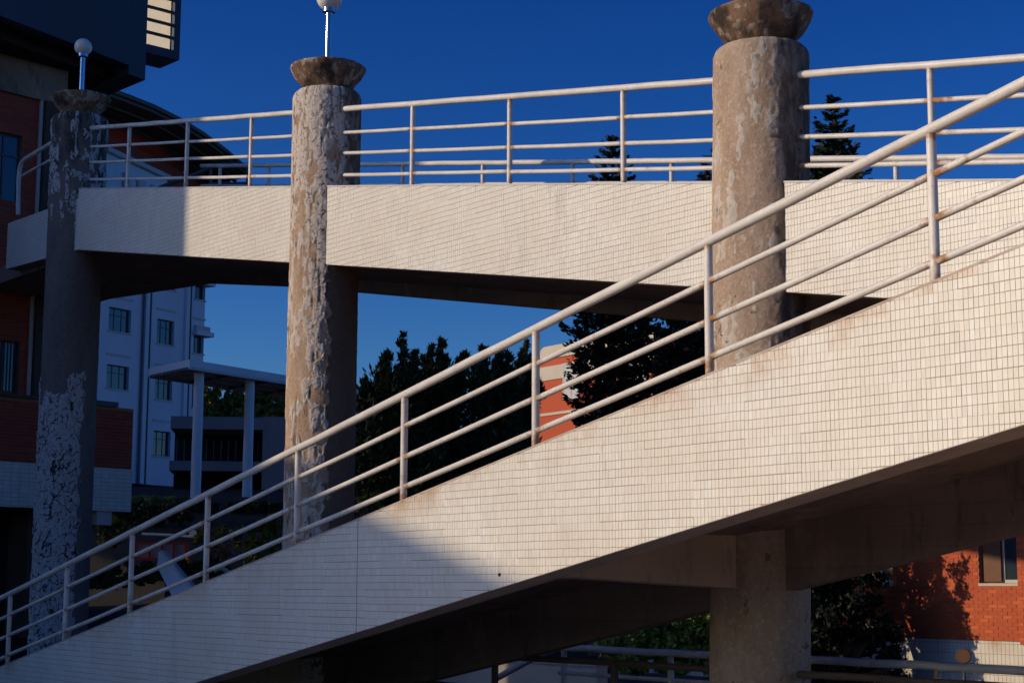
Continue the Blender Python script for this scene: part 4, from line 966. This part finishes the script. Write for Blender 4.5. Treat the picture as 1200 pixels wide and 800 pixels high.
P = at(222, 654, 43.5); MB_ = MB().lathe(P, [(.085, -.11), (.095, .10), (.10, .11), (.08, .115), (.075, .10)], 20)
tag(MB_.build('bucket', M['orange'], smooth='auto'), 'small orange bucket at the right end of the red cart', 'bucket')
t = thing('water_pipe', at(200, 628, 46), 'pale horizontal pipe with a square box above the red cart', 'pipe')
MB().tube([at(166, 625, 46), at(200, 626.5, 46), at(233, 629, 46)], .035, 10).build('pipe', M['white_wall'], t, smooth='auto')
MB().box(at(227, 625, 46), V3(.10, 0, 0), V3(0, .1, 0), V3(0, 0, .09)).build('box', M['white_wall'], t)
t = thing('stair_string', at(205, 675, 33), 'sloping white stair side wall just behind the lower railing', 'stair')
a, b_, c_, d_ = at(186, 646, 33), at(223, 690, 32), at(205, 705, 32), at(184, 663, 33)
MB().prism([a, b_, c_, d_], V3(.02, .3, 0)).build('side_wall', M['white_wall'], t)
MB().prism([a, b_, b_+V3(.05, 0, .03), a+V3(.05, 0, .03)], V3(.02, .33, 0)).build('coping', M['trim'], t)
for p in (a*.6+b_*.4, a*.2+b_*.8): MB().tube([V3(p[0]-.1, p[1]+.25, GZ-.1), V3(p[0]-.1, p[1]+.25, p[2]-.25)], .06, 8).build('support', M['dark'], t)
P = [at(251, 669, 36), at(256, 665.5, 36), at(262, 666, 36), at(269, 671.5, 36)]
tag(MB().tube(P, .05, 10).build('bent_pipe', M['cream'], smooth='auto'), 'short pale bent pipe lying by the lower railing foot', 'pipe')

# ------------------------------------------------------------------ guard rails at the foot of the picture
def guard(off, pa, pb, s0, s1, posts, m, label, r, pr, rails, name='guard_rail'):
    A, B = hit(*pa, N1, off), hit(*pb, N1, off); z = (A[2]+B[2])/2
    t = thing(name, P1((s0+s1)/2, off, GZ), label, 'railing', 'guard rails below the lower ramp')
    MB().tube([P1(x, off, z+random.uniform(-.006, .006)) for x in np.linspace(s0, s1, 24)], r, 14, rust=[.3]*24, round_ends=True).build('handrail', m, t, smooth='auto')
    for x in posts: MB().tube([P1(x, off, GZ), P1(x, off, GZ+.1), P1(x, off, z-.15), P1(x, off, z-.02)], pr, 12, rust=[.9, .4, .3, .8]).build('post', m, t, smooth='auto')
    for dz in rails: MB().tube([P1(x, off, z-dz) for x in np.linspace(s0, s1, 8)], r*.62, 10, rust=[.2]*8).build('rail', m, t, smooth='auto')
    return t, z
sx = lambda x, off, y=775: float(hit(x, y, N1, off)@D1)
OG = 13.9
gt, gz = guard(OG, (740, 764), (1095, 778), sx(655, OG), sx(1290, OG), [sx(x, OG) for x in (661, 786, 1098, 1260)], M['paint_old'],
      'pale blue grey weathered guard rail behind the thick column foot', .045, .04, (.33,))
MB().tube([P1(sx(655, OG), OG, gz), P1(sx(655, OG)-.6, OG+.1, gz-.12), P1(sx(655, OG)-1.8, OG+.2, gz-.5)], .045, 12).build('bent_end', M['paint_old'], gt, smooth='auto')
OG2 = 12.6
guard(OG2, (690, 779), (1060, 791), sx(470, OG2), sx(1290, OG2), [sx(x, OG2) for x in (580, 720, 925, 1180)], M['wood'],
      'brown guard rail in the shade under the lower ramp', .038, .045, (.4,))
# tan wall catching the sun behind them
OW = 16.6
t = thing('garden_wall', P1(sx(600, OW), OW, GZ), 'low tan wall catching the sun, behind the guard rails', 'wall')
zw = float(hit(610, 776, N1, OW)[2])
sweep(MB(), P1, sx(330, OW), sx(700, OW), [(OW, lambda s: GZ-.1), (OW+.2, lambda s: GZ-.1), (OW+.2, lambda s: zw), (OW, lambda s: zw)]).build('wall', M['cream'], t)
sweep(MB(), P1, sx(330, OW), sx(700, OW), [(OW-.03, lambda s: zw+.002), (OW+.23, lambda s: zw+.002), (OW+.23, lambda s: zw+.06), (OW-.03, lambda s: zw+.06)]).build('coping', M['cement'], t)
# round sign
P = at(1129, 768, 22); t = thing('round_sign', (P[0], P[1], GZ), 'small round brown sign on a post before the brick building', 'sign')
mS = unit(V3(-.35, -.94, 0))
MB().tube([P-mS*.012, P+mS*.012], .082, 28).build('disc', M['shutter'], t, smooth='auto')
MB().tube([P+mS*.0+V3(.086*math.cos(a)*mS[1]*-1, .086*math.cos(a)*mS[0], .086*math.sin(a)) for a in np.linspace(0, 6.283, 25)], .014, 8).build('rim', M['wood'], t, smooth='auto')
MB().tube([V3(P[0], P[1], GZ)-mS*.04, V3(P[0], P[1], P[2]-.09)-mS*.02], .02, 10).build('post', M['dark_frame'], t, smooth='auto')

# ------------------------------------------------------------------ unseen blocks left of the frame whose shade falls across the scene
hS = V3(-math.sin(R(SUN_AZ)), -math.cos(R(SUN_AZ)), 0); pS = V3(-hS[1], hS[0], 0); tS = math.tan(R(SUN_EL))
def shade_block(label, al, u0, u1, v, dv, depth, m, vlow=None, t=None):
    """Top edge whose shadow edge is z = v + dv*(u-u0) on the plane through the eye square to the sun."""
    a0 = al; z = v+tS*al; a1 = al-dv*(u1-u0)/tS          # level roof edge, turned in plan
    A, B = hS*a0+pS*u0, hS*a1+pS*u1
    t = t or thing('neighbour_block', (*((A+B)/2)[:2], GZ), label, 'building'); zl_ = GZ-.2 if vlow is None else vlow+tS*al
    MB().prism([A+V3(0, 0, zl_), B+V3(0, 0, zl_), B+hS*depth+V3(0, 0, zl_), A+hS*depth+V3(0, 0, zl_)], V3(0, 0, z-zl_)).build('wall', m, t)
    k = [A-hS*.15, B-hS*.15, B+hS*(depth+.2), A+hS*(depth+.2)]
    MB().prism([p+V3(0, 0, z+.004) for p in k], V3(0, 0, .02)).build('roof', M['roof'], t)
    return t
shade_block('lower unseen block beyond the left edge that shades the foot of the ramp', 24, -28.6, -11, 2.92, -.137, 8, M['white_wall'])
tb_ = shade_block('tall unseen block beyond the left edge that shades the left building', 25, -41, -28.75, 11.4, 0.0, 8, M['white_wall'])
shade_block(None, 25, -55, -41.01, 11.4, 0.0, 8, M['white_wall'], 3.0, tb_)      # raised wing, gap below added to let sun reach the hillside shrubs
shade_block(None, 25, -140, -55.01, 11.4, 0.0, 8, M['white_wall'], None, tb_)
